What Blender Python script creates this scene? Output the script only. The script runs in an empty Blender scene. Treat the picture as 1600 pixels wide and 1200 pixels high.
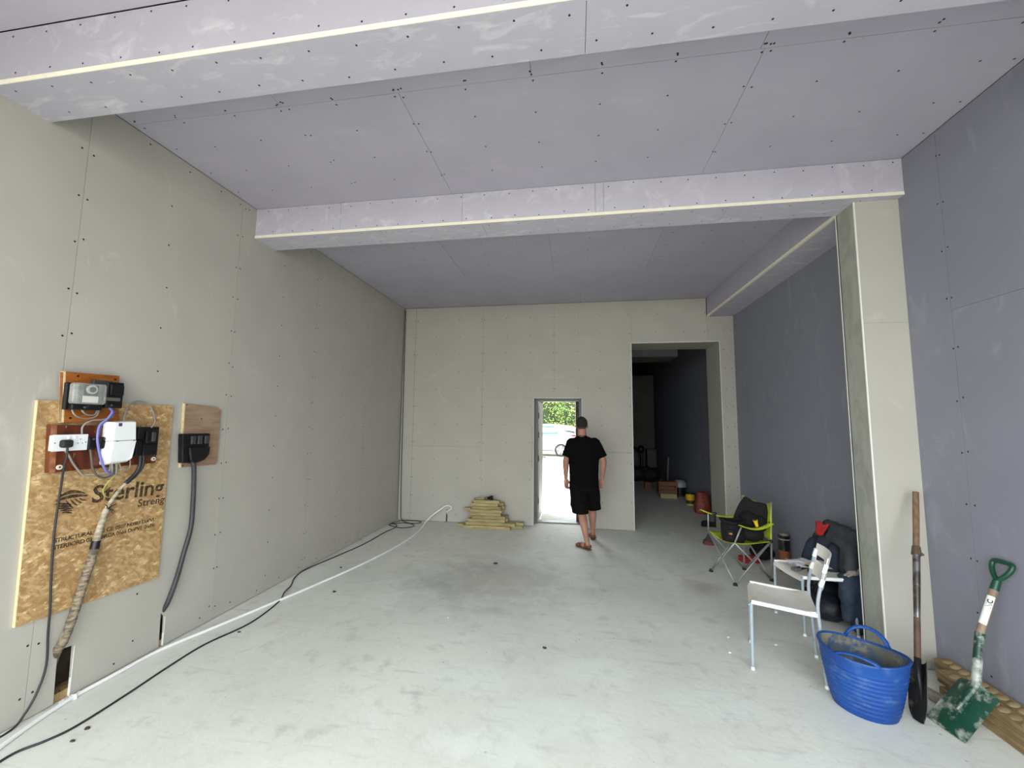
import bpy, bmesh, math, random
import numpy as np
from mathutils import Vector, Matrix, Euler, Quaternion, noise as mnoise

random.seed(7)
S = bpy.context.scene
COL = S.collection
PI = math.pi
V = Vector

# ------------------------------------------------------------------ camera
CAM_POS = V((2.989, 0.0, 1.65))
yaw, pitch, roll = [math.radians(a) for a in (-8.8338, 5.4724, 0.535)]
fwd = V((math.sin(yaw) * math.cos(pitch), math.cos(yaw) * math.cos(pitch), math.sin(pitch)))
right = V((math.cos(yaw), -math.sin(yaw), 0))
upv = right.cross(fwd)
r2 = right * math.cos(roll) + upv * math.sin(roll)
u2 = -right * math.sin(roll) + upv * math.cos(roll)
cd = bpy.data.cameras.new('camera')
cd.sensor_width = 36.0
cd.lens = 634.758 / 1600 * 36
cd.clip_start = 0.05
cd.clip_end = 300
cam = bpy.data.objects.new('camera', cd)
COL.objects.link(cam)
mw = Matrix((r2, u2, -fwd)).transposed().to_4x4()
mw.translation = CAM_POS
cam.matrix_world = mw
S.camera = cam

# ------------------------------------------------------------------ world, daylight, exposure
S.view_settings.view_transform = 'Standard'
S.view_settings.look = 'None'
S.view_settings.gamma = 1
S.view_settings.use_curve_mapping = False
S.view_settings.exposure = 1.19
w = bpy.data.worlds.new('world')
S.world = w
w.use_nodes = True
wn = w.node_tree.nodes
wl = w.node_tree.links
wn.clear()
wo = wn.new('ShaderNodeOutputWorld')
wb = wn.new('ShaderNodeBackground')
wb.inputs['Color'].default_value = (0.935, 0.985, 1.0, 1)      # bright, evenly overcast sky
wb.inputs['Strength'].default_value = 3.0
wl.new(wb.outputs[0], wo.inputs[0])
# the open front of the unit: a portal that guides sky light in (gives no light of its own)
pd = bpy.data.lights.new('front_opening_portal', 'AREA')
pd.shape = 'RECTANGLE'
pd.size = 5.6
pd.size_y = 3.7
pd.cycles.is_portal = True
po = bpy.data.objects.new('front_opening_portal', pd)
COL.objects.link(po)
po.location = (2.7, -0.62, 1.83)
po.rotation_euler = (math.radians(90), 0, 0)    # -Z points to +Y (into the room)
try:
    S.cycles.max_bounces = 8
    S.cycles.diffuse_bounces = 4
except Exception:
    pass


# hazy sun crossing the yard from the left, along the building
sl_ = bpy.data.lights.new('sun', 'SUN')
sl_.energy = 5.0
sl_.angle = math.radians(12)
sl_.color = (1.0, 0.97, 0.92)
so_ = bpy.data.objects.new('sun', sl_)
COL.objects.link(so_)
so_.rotation_euler = (0, math.radians(-48), 0)


# ------------------------------------------------------------------ material helpers
TONE = [1.0]      # overall depth of the colours given below (the swatches were read off the bright photograph)


def mat(name, col, rough=0.7, metal=0.0, vary=0.0, vscale=6.0, col2=None, stretch=(1, 1, 1), bump=0.0, bscale=60.0,
        spec=None, trans=0.0, alpha=None, detail=4.0, rand=0.0, lo=0.35, hi=0.65, wear=None, wscale=9.0, wlo=0.58, whi=0.66,
        emit=None, coord='Object'):
    """Procedural material: two-colour noise, an optional wear colour in patches, fine bump, slight tone change per object."""
    k_ = TONE[0] if max(col) < .62 else 1.0
    col = tuple(c * k_ for c in col)
    if col2 is not None: col2 = tuple(c * k_ for c in col2)
    if wear is not None and max(wear) < .62: wear = tuple(c * k_ for c in wear)
    m = bpy.data.materials.new(name)
    m.use_nodes = True
    nt = m.node_tree
    N, L = nt.nodes, nt.links
    b = N['Principled BSDF']
    b.inputs['Roughness'].default_value = rough
    b.inputs['Metallic'].default_value = metal
    if spec is not None:
        b.inputs['Specular IOR Level'].default_value = spec
    if trans:
        b.inputs['Transmission Weight'].default_value = trans
    tc = N.new('ShaderNodeTexCoord')
    mp = N.new('ShaderNodeMapping')
    mp.inputs['Scale'].default_value = stretch
    L.new(tc.outputs[coord], mp.inputs[0])
    c1 = (*col, 1)
    if col2 is None:
        k = 1 - vary
        col2 = tuple(c * k for c in col)
    nz = N.new('ShaderNodeTexNoise')
    nz.inputs['Scale'].default_value = vscale
    nz.inputs['Detail'].default_value = detail
    L.new(mp.outputs[0], nz.inputs[0])
    mr = N.new('ShaderNodeMapRange')
    mr.inputs[1].default_value = lo
    mr.inputs[2].default_value = hi
    L.new(nz.outputs[0], mr.inputs[0])
    mx = N.new('ShaderNodeMix')
    mx.data_type = 'RGBA'
    mx.inputs[6].default_value = c1
    mx.inputs[7].default_value = (*col2, 1)
    L.new(mr.outputs[0], mx.inputs[0])
    out = mx.outputs[2]
    if wear is not None:
        n2 = N.new('ShaderNodeTexNoise')
        n2.inputs['Scale'].default_value = wscale
        n2.inputs['Detail'].default_value = 6
        n2.inputs['Roughness'].default_value = 0.65
        L.new(mp.outputs[0], n2.inputs[0])
        m2 = N.new('ShaderNodeMapRange')
        m2.inputs[1].default_value = wlo
        m2.inputs[2].default_value = whi
        L.new(n2.outputs[0], m2.inputs[0])
        x2 = N.new('ShaderNodeMix')
        x2.data_type = 'RGBA'
        L.new(m2.outputs[0], x2.inputs[0])
        L.new(out, x2.inputs[6])
        x2.inputs[7].default_value = (*wear, 1)
        out = x2.outputs[2]
    if rand:
        oi = N.new('ShaderNodeObjectInfo')
        r = N.new('ShaderNodeMapRange')
        r.inputs[3].default_value = 1 - rand
        r.inputs[4].default_value = 1 + rand
        L.new(oi.outputs['Random'], r.inputs[0])
        hs = N.new('ShaderNodeHueSaturation')
        L.new(r.outputs[0], hs.inputs['Value'])
        L.new(out, hs.inputs['Color'])
        out = hs.outputs[0]
    L.new(out, b.inputs['Base Color'])
    if bump:
        n3 = N.new('ShaderNodeTexNoise')
        n3.inputs['Scale'].default_value = bscale
        n3.inputs['Detail'].default_value = 3
        L.new(mp.outputs[0], n3.inputs[0])
        bp = N.new('ShaderNodeBump')
        bp.inputs['Strength'].default_value = bump
        bp.inputs['Distance'].default_value = 0.01
        L.new(n3.outputs[0], bp.inputs['Height'])
        L.new(bp.outputs[0], b.inputs['Normal'])
    if alpha is not None:
        b.inputs['Alpha'].default_value = alpha
    if emit:
        b.inputs['Emission Color'].default_value = (*emit, 1)
        b.inputs['Emission Strength'].default_value = 1
    m['out'] = 0
    return m


def board_mat(name, col, dust, smear, slo, shi, sscale=2.2, vary=0.05):
    """Plasterboard paper: flat tone, faint mottling, thin wiped filler-dust smears."""
    m = mat(name, col, rough=0.85, vary=vary, vscale=2.5, rand=0.018, spec=0.25, bump=0.05, bscale=180)
    nt = m.node_tree
    N, L = nt.nodes, nt.links
    b = N['Principled BSDF']
    src = b.inputs['Base Color'].links[0].from_socket
    tc = N.new('ShaderNodeTexCoord')
    mp = N.new('ShaderNodeMapping')
    mp.inputs['Rotation'].default_value = (0.4, 0.3, 0.5)
    mp.inputs['Scale'].default_value = (1.0, 2.6, 1.2)
    L.new(tc.outputs['Object'], mp.inputs[0])
    n = N.new('ShaderNodeTexNoise')
    n.inputs['Scale'].default_value = sscale
    n.inputs['Detail'].default_value = 7
    n.inputs['Roughness'].default_value = 0.62
    n.inputs['Distortion'].default_value = 0.9
    L.new(mp.outputs[0], n.inputs[0])
    r = N.new('ShaderNodeMapRange')
    r.inputs[1].default_value = slo
    r.inputs[2].default_value = shi
    r.inputs[4].default_value = smear
    L.new(n.outputs[0], r.inputs[0])
    x = N.new('ShaderNodeMix')
    x.data_type = 'RGBA'
    L.new(r.outputs[0], x.inputs[0])
    L.new(src, x.inputs[6])
    x.inputs[7].default_value = (*dust, 1)
    L.new(x.outputs[2], b.inputs['Base Color'])
    return m


def srgb(r, g, b):
    f = lambda c: (c / 255 / 12.92) if c / 255 <= 0.04045 else ((c / 255 + 0.055) / 1.055) ** 2.4
    return (f(r), f(g), f(b))


M = {}
M['ivory'] = board_mat('ivory_plasterboard', srgb(178, 175, 166), srgb(195, 193, 186), 0.5, 0.62, 0.74)
M['purple'] = board_mat('lilac_plasterboard', srgb(177, 174, 186), srgb(200, 199, 206), 0.25, 0.58, 0.78)
M['purple_dusty'] = board_mat('dusty_lilac_plasterboard', srgb(188, 186, 197), srgb(220, 219, 223), 0.6, 0.53, 0.72, 4.6)
M['purple_beam'] = board_mat('front_beam_lilac_plasterboard', srgb(176, 174, 185), srgb(212, 211, 215), 0.6, 0.53, 0.72, 4.6)
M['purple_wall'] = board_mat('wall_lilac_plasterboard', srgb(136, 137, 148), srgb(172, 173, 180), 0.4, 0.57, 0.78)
M['filler'] = board_mat('filled_plasterboard', srgb(164, 165, 155), srgb(140, 142, 133), 0.7, 0.45, 0.62)
M['edge'] = mat('gypsum_edge', srgb(240, 236, 214), vary=0.06, vscale=20)
M['bead'] = mat('corner_bead', srgb(228, 229, 222), vary=0.04, vscale=20)
M['screw'] = mat('screw_head', srgb(30, 30, 32), rough=0.5, metal=0.4)
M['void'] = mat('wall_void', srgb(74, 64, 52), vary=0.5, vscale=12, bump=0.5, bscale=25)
M['blockwork'] = mat('blockwork', srgb(120, 118, 112), vary=0.2, vscale=8)
M['osb_edge'] = mat('board_edge', srgb(228, 205, 160), vary=0.2, vscale=60)
M['black'] = mat('black_plastic', srgb(18, 18, 20), rough=0.4, vary=0.3, vscale=30, wear=srgb(70, 68, 64), wscale=30, wlo=.6, whi=.75)
M['dkgrey'] = mat('dark_grey_plastic', srgb(58, 60, 62), rough=0.5, vary=0.2, vscale=30)
M['white_pl'] = mat('white_plastic', srgb(240, 242, 243), rough=0.35, vary=0.03)
M['cable_black'] = mat('black_cable', srgb(44, 44, 48), rough=0.5, vary=0.2, vscale=10)
M['cable_white'] = mat('white_cable', srgb(244, 245, 243), rough=0.45, vary=0.1, vscale=5)
M['cable_grey'] = mat('grey_cable', srgb(150, 142, 134), rough=0.5, vary=0.15)
M['cable_blue'] = mat('blue_cable', srgb(118, 120, 190), rough=0.45, vary=0.1)
M['cable_green'] = mat('green_yellow_cable', srgb(176, 184, 100), rough=0.5, vary=0.2)
M['rubber'] = mat('dark_rubber', srgb(30, 30, 30), rough=0.7)
M['steel'] = mat('grey_steel', srgb(120, 122, 124), rough=0.45, metal=0.6, vary=0.1)
M['screw_ring'] = mat('pale_washer', srgb(226, 220, 200), rough=0.5)

# ------------------------------------------------------------------ mesh helpers


def wmat(o):
    m = Matrix.Identity(4)
    while o is not None:
        m = o.matrix_basis @ m
        o = o.parent
    return m


def tag(o, label=None, cat=None, group=None, kind=None):
    if label: o['label'] = label
    if cat: o['category'] = cat
    if group: o['group'] = group
    if kind: o['kind'] = kind
    return o


def thing(name, label, cat, loc=(0, 0, 0), rz=0.0, group=None):
    o = bpy.data.objects.new(name, None)
    o.empty_display_size = 0.1
    COL.objects.link(o)
    o.location = loc
    o.rotation_euler = (0, 0, rz)
    o.matrix_basis = Matrix.LocRotScale(V(loc), Euler((0, 0, rz)), None)
    return tag(o, label, cat, group)


class MB:
    """Collects shapes in world coordinates (or in the frame T) and links them as one mesh."""

    def __init__(s, T=None):
        s.v = []
        s.f = []
        s.T = T

    def add(s, vs, fs):
        n = len(s.v)
        s.v += [s.T @ V(p) if s.T is not None else V(p) for p in vs]
        s.f += [tuple(i + n for i in f) for f in fs]
        return s

    def hexa(s, p):
        """eight corners: bottom ring then top ring"""
        return s.add(p, [(3, 2, 1, 0), (4, 5, 6, 7), (0, 1, 5, 4), (1, 2, 6, 5), (2, 3, 7, 6), (3, 0, 4, 7)])

    def box(s, a, b):
        (x0, y0, z0), (x1, y1, z1) = a, b
        x0, x1 = min(x0, x1), max(x0, x1)
        y0, y1 = min(y0, y1), max(y0, y1)
        z0, z1 = min(z0, z1), max(z0, z1)
        return s.hexa([(x0, y0, z0), (x1, y0, z0), (x1, y1, z0), (x0, y1, z0), (x0, y0, z1), (x1, y0, z1), (x1, y1, z1), (x0, y1, z1)])

    def obox(s, c, sx, sy, sz, R=None):
        R = R or Matrix.Identity(3)
        p = []
        for z in (-.5, .5):
            for x, y in ((-.5, -.5), (.5, -.5), (.5, .5), (-.5, .5)):
                p.append(V(c) + R @ V((x * sx, y * sy, z * sz)))
        return s.hexa(p)

    def prism(s, pts, off):
        """extrude a closed outline (list of 3D points) by the vector off"""
        n = len(pts)
        a = [V(p) for p in pts]
        b = [p + V(off) for p in a]
        fs = [tuple(range(n))[::-1], tuple(range(n, 2 * n))]
        for i in range(n):
            j = (i + 1) % n
            fs.append((i, j, n + j, n + i))
        return s.add(a + b, fs)

    def tube(s, pts, r, n=10, caps=True, ry=None):
        """tube along points; r number or list; ry second radius (in the 'up' direction)"""
        pts = [V(p) for p in pts]
        m = len(pts)
        rs = r if isinstance(r, (list, tuple)) else [r] * m
        rys = (ry if isinstance(ry, (list, tuple)) else [ry] * m) if ry is not None else rs
        vs, fs = [], []
        t0 = (pts[1] - pts[0]).normalized()
        ref = V((0, 0, 1)) if abs(t0.z) < 0.9 else V((0, 1, 0))
        u = t0.cross(ref).normalized()
        for i, p in enumerate(pts):
            t = (pts[min(i + 1, m - 1)] - pts[max(i - 1, 0)])
            t = t.normalized() if t.length > 1e-9 else t0
            u = (u - t * u.dot(t))
            u = u.normalized() if u.length > 1e-6 else t.orthogonal().normalized()
            w_ = t.cross(u)
            for k in range(n):
                a = 2 * PI * k / n
                vs.append(p + u * math.cos(a) * rs[i] + w_ * math.sin(a) * rys[i])
        for i in range(m - 1):
            for k in range(n):
                k2 = (k + 1) % n
                fs.append((i * n + k, i * n + k2, (i + 1) * n + k2, (i + 1) * n + k))
        if caps:
            fs.append(tuple(range(n))[::-1])
            fs.append(tuple((m - 1) * n + k for k in range(n)))
        return s.add(vs, fs)

    def capsule(s, a, b, ra, rb, n=14):
        a, b = V(a), V(b)
        d = (b - a).normalized()
        pts, rs = [], []
        for k in range(5, 0, -1):
            an = PI / 2 * k / 5
            pts.append(a - d * ra * math.sin(an)); rs.append(max(ra * math.cos(an), ra * .02))
        for k in range(5):
            t = k / 4
            pts.append(a.lerp(b, t)); rs.append(ra + (rb - ra) * t)
        for k in range(1, 6):
            an = PI / 2 * k / 5
            pts.append(b + d * rb * math.sin(an)); rs.append(max(rb * math.cos(an), rb * .02))
        return s.tube(pts, rs, n)

    def ring(s, rings, n=20, caps=True):
        """loft of ellipse rings (centre, rx, ry[, rot]) lying flat in xy"""
        vs, fs = [], []
        for rg in rings:
            c, rx, ry = V(rg[0]), rg[1], rg[2]
            ro = rg[3] if len(rg) > 3 else 0
            p = rg[4] if len(rg) > 4 else 1.0
            for k in range(n):
                a = 2 * PI * k / n
                ca, sa = math.cos(a), math.sin(a)
                x = rx * math.copysign(abs(ca) ** p, ca)
                y = ry * math.copysign(abs(sa) ** p, sa)
                vs.append(c + V((x * math.cos(ro) - y * math.sin(ro), x * math.sin(ro) + y * math.cos(ro), 0)))
        m = len(rings)
        for i in range(m - 1):
            for k in range(n):
                k2 = (k + 1) % n
                fs.append((i * n + k, i * n + k2, (i + 1) * n + k2, (i + 1) * n + k))
        if caps:
            fs.append(tuple(range(n))[::-1])
            fs.append(tuple((m - 1) * n + k for k in range(n)))
        return s.add(vs, fs)

    def ell(s, c, rx, ry, rz, n=14, R=None):
        vs, fs = [], []
        R = R or Matrix.Identity(3)
        for i in range(n + 1):
            th = PI * i / n
            for k in range(n):
                a = 2 * PI * k / n
                q = V((rx * math.sin(th) * math.cos(a), ry * math.sin(th) * math.sin(a), rz * math.cos(th)))
                vs.append(V(c) + R @ q)
        for i in range(n):
            for k in range(n):
                k2 = (k + 1) % n
                fs.append((i * n + k, (i + 1) * n + k, (i + 1) * n + k2, i * n + k2))
        return s.add(vs, fs)

    def sheet(s, fn, nu, nv, th=0.0):
        """grid surface fn(u, v) with optional thickness along its normal"""
        g = [[V(fn(i / nu, j / nv)) for j in range(nv + 1)] for i in range(nu + 1)]
        vs = [p for row in g for p in row]
        idx = lambda i, j: i * (nv + 1) + j
        fs = [(idx(i, j), idx(i + 1, j), idx(i + 1, j + 1), idx(i, j + 1)) for i in range(nu) for j in range(nv)]
        if th:
            nn = []
            for i in range(nu + 1):
                for j in range(nv + 1):
                    du = g[min(i + 1, nu)][j] - g[max(i - 1, 0)][j]
                    dv = g[i][min(j + 1, nv)] - g[i][max(j - 1, 0)]
                    q = du.cross(dv)
                    nn.append(q.normalized() if q.length > 1e-9 else V((0, 0, 1)))
            K = len(vs)
            vs2 = [p + q * th for p, q in zip(vs, nn)]
            f2 = [tuple(k + K for k in f[::-1]) for f in fs]
            side = []
            for i in range(nu):
                for j, fl in ((0, 0), (nv, 1)):
                    a, b = idx(i, j), idx(i + 1, j)
                    side.append((a, b, b + K, a + K) if fl else (b, a, a + K, b + K))
            for j in range(nv):
                for i, fl in ((0, 1), (nu, 0)):
                    a, b = idx(i, j), idx(i, j + 1)
                    side.append((a, b, b + K, a + K) if fl else (b, a, a + K, b + K))
            vs, fs = vs + vs2, fs + f2 + side
        return s.add(vs, fs)

    def build(s, name, m, parent=None, smooth=False, bevel=0.0, seg=2, kind=None, label=None, auto=None, recalc=True):
        vs = s.v
        if parent is not None:
            inv = wmat(parent).inverted()
            vs = [inv @ p for p in vs]
        me = bpy.data.meshes.new(name)
        me.from_pydata([tuple(p) for p in vs], [], s.f)
        if recalc:
            bm = bmesh.new(); bm.from_mesh(me)
            bmesh.ops.recalc_face_normals(bm, faces=bm.faces)
            bm.to_mesh(me); bm.free()
        me.update()
        ms = m if isinstance(m, (list, tuple)) else [m]
        for q in ms: me.materials.append(q)
        if smooth:
            for p in me.polygons: p.use_smooth = True
            if auto:
                try: me.set_sharp_from_angle(angle=math.radians(auto))
                except Exception: pass
        o = bpy.data.objects.new(name, me)
        COL.objects.link(o)
        if parent is not None: o.parent = parent
        if bevel:
            b = o.modifiers.new('bevel', 'BEVEL'); b.width = bevel; b.segments = seg; b.limit_method = 'ANGLE'; b.angle_limit = math.radians(40)
        if kind: o['kind'] = kind
        if label: o['label'] = label
        return o


def remesh(o, vox, sm=6, disp=0.0, dscale=0.1):
    r = o.modifiers.new('remesh', 'REMESH'); r.mode = 'VOXEL'; r.voxel_size = vox; r.use_smooth_shade = True
    if disp:
        t = bpy.data.textures.new('cloth_folds', 'CLOUDS'); t.noise_scale = dscale; t.noise_depth = 2
        d = o.modifiers.new('folds', 'DISPLACE'); d.texture = t; d.strength = disp; d.mid_level = 0.5
        d.texture_coords = 'LOCAL'
    if sm:
        k = o.modifiers.new('smooth', 'SMOOTH'); k.iterations = sm; k.factor = 0.5
    return o


def copy_tree(o, parent=None):
    c = o.copy(); COL.objects.link(c)
    if parent is not None: c.parent = parent
    for ch in list(o.children): copy_tree(ch, c)
    return c


def bez(pts, k=6):
    """Catmull-Rom through points"""
    P = [V(p) for p in pts]
    out = []
    for i in range(len(P) - 1):
        p0 = P[max(i - 1, 0)]; p1 = P[i]; p2 = P[i + 1]; p3 = P[min(i + 2, len(P) - 1)]
        for j in range(k):
            t = j / k
            out.append(0.5 * ((2 * p1) + (p2 - p0) * t + (2 * p0 - 5 * p1 + 4 * p2 - p3) * t * t + (3 * p1 - p0 - 3 * p2 + p3) * t ** 3))
    out.append(P[-1])
    return out


def text_mesh(name, body, size, m, parent, xf, shear=0.0, cut=None, ext=0.0006, bold=0.0, spx=1.0):
    """flat printed lettering; xf maps (x, y) of the text plane to the world"""
    cu = bpy.data.curves.new(name, 'FONT')
    cu.body = body; cu.size = size; cu.extrude = ext; cu.offset = bold; cu.space_character = spx
    cu.resolution_u = 3
    tmp = bpy.data.objects.new(name, cu)
    COL.objects.link(tmp)
    dg = bpy.context.evaluated_depsgraph_get()
    me = bpy.data.meshes.new_from_object(tmp.evaluated_get(dg))
    bpy.data.objects.remove(tmp)
    bm = bmesh.new(); bm.from_mesh(me)
    inv = wmat(parent).inverted() if parent is not None else Matrix.Identity(4)
    if cut is not None:
        bmesh.ops.bisect_plane(bm, geom=bm.verts[:] + bm.edges[:] + bm.faces[:], plane_co=(cut, 0, 0), plane_no=(1, 0, 0), clear_outer=True)
    for v in bm.verts:
        v.co = inv @ V(xf(v.co.x, v.co.y, v.co.z))
    bm.to_mesh(me); bm.free()
    me.materials.clear(); me.materials.append(m)
    o = bpy.data.objects.new(name, me)
    COL.objects.link(o)
    if parent is not None: o.parent = parent
    return o


# ================================================================== THE SETTING
H = 3.655          # ceiling
XR = 5.42          # right wall face
D = 6.695          # back wall face
Y0 = -0.6          # open front
G = 0.0012         # half a board joint
T = 0.0125         # board thickness

# ---- floor
fm = mat('concrete_floor', srgb(224, 226, 218), rough=0.75, col2=srgb(210, 212, 204), vscale=1.3, detail=9, lo=.3, hi=.7,
         wear=srgb(188, 186, 178), wscale=4.5, wlo=.56, whi=.82, bump=0.12, bscale=28, spec=0.35)


def floor_stains(m):
    nt = m.node_tree; N, L = nt.nodes, nt.links
    b = N['Principled BSDF']
    tc = N.new('ShaderNodeTexCoord')
    nz = N.new('ShaderNodeTexNoise'); nz.inputs['Scale'].default_value = 3.2; nz.inputs['Detail'].default_value = 8; nz.inputs['Roughness'].default_value = .65
    L.new(tc.outputs['Object'], nz.inputs[0])
    def mask(cx, cy, rx, ry, soft, ring=None):
        mp = N.new('ShaderNodeMapping')
        mp.inputs['Location'].default_value = (-cx / rx, -cy / ry, 0)
        mp.inputs['Scale'].default_value = (1 / rx, 1 / ry, 0)
        L.new(tc.outputs['Object'], mp.inputs[0])
        ln = N.new('ShaderNodeVectorMath'); ln.operation = 'LENGTH'
        L.new(mp.outputs[0], ln.inputs[0])
        ad = N.new('ShaderNodeMath'); ad.operation = 'MULTIPLY_ADD'
        L.new(nz.outputs[0], ad.inputs[0]); ad.inputs[1].default_value = 1.7
        L.new(ln.outputs['Value'], ad.inputs[2])
        mr = N.new('ShaderNodeMapRange'); mr.inputs[1].default_value = 1.85; mr.inputs[2].default_value = 1.85 - soft
        L.new(ad.outputs[0], mr.inputs[0])
        return mr.outputs[0]
    def mixin(fac, col, k):
        src = b.inputs['Base Color'].links[0].from_socket
        mu = N.new('ShaderNodeMath'); mu.operation = 'MULTIPLY'; mu.inputs[1].default_value = k
        L.new(fac, mu.inputs[0])
        x = N.new('ShaderNodeMix'); x.data_type = 'RGBA'
        L.new(mu.outputs[0], x.inputs[0]); L.new(src, x.inputs[6]); x.inputs[7].default_value = (*col, 1)
        L.new(x.outputs[2], b.inputs['Base Color'])
    mixin(mask(2.1, 4.35, 1.1, 0.85, .9), srgb(138, 138, 132), .62)
    mixin(mask(2.15, 4.35, .42, .34, .5), srgb(206, 202, 193), .55)
    mixin(mask(4.27, 4.58, .24, .27, .9), srgb(150, 142, 132), .5)
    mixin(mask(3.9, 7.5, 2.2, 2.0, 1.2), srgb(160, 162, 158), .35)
    for cx, cy, rx, ry in ((2.85, 2.45, .45, .22), (3.75, 2.75, .3, .2), (3.1, 2.95, .3, .16), (2.3, 2.75, .3, .18), (2.55, 2.2, .35, .12), (4.1, 2.35, .3, .1)):
        mixin(mask(cx, cy, rx, ry, .4), srgb(226, 234, 230), .40)
    for sc_, lo_, hi_, colr, kk in ((9.0, .52, .70, srgb(186, 186, 178), .35), (22.0, .60, .72, srgb(238, 240, 236), .35), (3.0, .55, .75, srgb(236, 238, 234), .4)):
        nn_ = N.new('ShaderNodeTexNoise'); nn_.inputs['Scale'].default_value = sc_; nn_.inputs['Detail'].default_value = 8; nn_.inputs['Roughness'].default_value = .7; nn_.inputs['Distortion'].default_value = .6
        L.new(tc.outputs['Object'], nn_.inputs[0])
        mm_ = N.new('ShaderNodeMapRange'); mm_.inputs[1].default_value = lo_; mm_.inputs[2].default_value = hi_
        L.new(nn_.outputs[0], mm_.inputs[0])
        mixin(mm_.outputs[0], colr, kk)
    # tyre-thin scuffs and blemishes
    mp = N.new('ShaderNodeMapping'); mp.inputs['Rotation'].default_value = (0, 0, .5); mp.inputs['Scale'].default_value = (1.2, 9, 1)
    L.new(tc.outputs['Object'], mp.inputs[0])
    n2 = N.new('ShaderNodeTexNoise'); n2.inputs['Scale'].default_value = 2.0; n2.inputs['Detail'].default_value = 8
    L.new(mp.outputs[0], n2.inputs[0])
    mr = N.new('ShaderNodeMapRange'); mr.inputs[1].default_value = .60; mr.inputs[2].default_value = .72
    L.new(n2.outputs[0], mr.inputs[0])
    mixin(mr.outputs[0], srgb(176, 177, 172), .35)
    n4 = N.new('ShaderNodeTexVoronoi'); n4.inputs['Scale'].default_value = 5.5
    L.new(tc.outputs['Object'], n4.inputs[0])
    mr4 = N.new('ShaderNodeMapRange'); mr4.inputs[1].default_value = .045; mr4.inputs[2].default_value = .03
    L.new(n4.outputs['Distance'], mr4.inputs[0])
    mixin(mr4.outputs[0], srgb(130, 126, 118), .45)


floor_stains(fm)
fl_ = MB().sheet(lambda u, v: (-0.25 + 6.45 * u, Y0 + 17.6 * v, 0), 12, 32).build('floor', fm, recalc=False)
fl_.data.flip_normals() if fl_.data.polygons[0].normal.z < 0 else None
tag(fl_, 'grey concrete floor with stains and dust', kind='structure')
MB().box((-0.25, Y0, -.25), (6.2, 17.0, -0.004)).build('floor_slab', M['blockwork'], kind='structure')


def screws(name, pts, normal, parent, r=0.0065):
    """screw heads sunk in the board, one small stuff part per surface"""
    mb = MB()
    n = V(normal)
    a = n.orthogonal().normalized(); b = n.cross(a)
    for p in pts:
        p = V(p) + (a * random.uniform(-.01, .01) + b * random.uniform(-.012, .012))
        k = 6
        ring = [p + (a * math.cos(2 * PI * i / k) + b * math.sin(2 * PI * i / k)) * r + n * 0.0003 for i in range(k)]
        top = [p + (a * math.cos(2 * PI * i / k) + b * math.sin(2 * PI * i / k)) * r * .6 + n * 0.0014 for i in range(k)]
        mb.add(ring + top, [tuple(range(6, 12))] + [(i, (i + 1) % 6, 6 + (i + 1) % 6, 6 + i) for i in range(6)])
    return mb.build(name, M['screw'], parent, kind='stuff', recalc=False)


# ---- left wall: backing with plasterboards in front
wl_ = MB().box((-0.35, Y0, -0.2), (-0.11, 7.1, H + .3)).build('wall_left', M['void'], kind='structure')
ys = [Y0, 0.72, 1.95, 3.12, 4.27, 5.45, D]
for i in range(6):
    a, b = ys[i] + G, ys[i + 1] - G
    top = H - 0.004
    if i == 2:
        # board with the two cable notches cut from its foot
        o = [(0, a, .006), (0, 2.081, .006), (0, 2.074, .305), (0, 2.15, .296), (0, 2.157, .006), (0, 2.684, .006), (0, 2.679, .25), (0, 2.708, .215), (0, 2.715, .006), (0, b, .006), (0, b, top), (0, a, top)]
    else:
        o = [(0, a, .006), (0, b, .006), (0, b, top), (0, a, top)]
    MB().prism(o, (-T, 0, 0)).build('plasterboard', M['ivory'], wl_)
# pale cut edges of the notches
MB().box((-T, 2.1545, 0.006), (0.0015, 2.159, .29)).build('cut_edge', M['bead'], wl_)
MB().box((-T, 2.712, 0.006), (0.0015, 2.7165, .21)).build('cut_edge', M['bead'], wl_)
# timber studs and sole plate behind the boards
stud = mat('stud_timber', srgb(176, 148, 104), vary=.35, vscale=5, stretch=(6, 6, 1))
for y in (1.35, 1.95, 2.40, 3.12, 3.7, 4.27, 4.9, 5.45, 6.05):
    MB().box((-.105, y - .02, .05), (-T - .001, y + .02, H)).build('stud', stud, wl_)
MB().box((-.105, Y0, 0.0), (-T - .001, D, .05)).build('sole_plate', stud, wl_)
pts = []
for y in ys[1:-1]:
    z = .12
    while z < H:
        pts += [(0, y - .022, z), (0, y + .022, z + random.uniform(-.02, .02))]
        z += .29
for y in (-.1, .1, 1.35, 2.5, 3.7, 4.85, 6.05):
    z = .15
    while z < H - .1:
        pts.append((0, y, z)); z += .31
y = .2
while y < 6.6:
    pts += [(0, y, H - .05), (0, y + .1, .06)]; y += .3
screws('screw', [p for p in pts if not (1.83 < p[1] < 2.62 and .52 < p[2] < 1.95) and not (2.7 < p[1] < 3.05 and 1.27 < p[2] < 1.79)], (1, 0, 0), wl_)

# ---- ceiling
ce = MB().box((-0.3, Y0, H + .06), (6.2, 7.1, H + .3)).build('ceiling', M['blockwork'], kind='structure')


def cboard(x0, x1, y0, y1, m='purple'):
    MB().box((x0 + G, y0 + G, H), (x1 - G, y1 - G, H + T)).build('plasterboard', M[m], ce)


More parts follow.
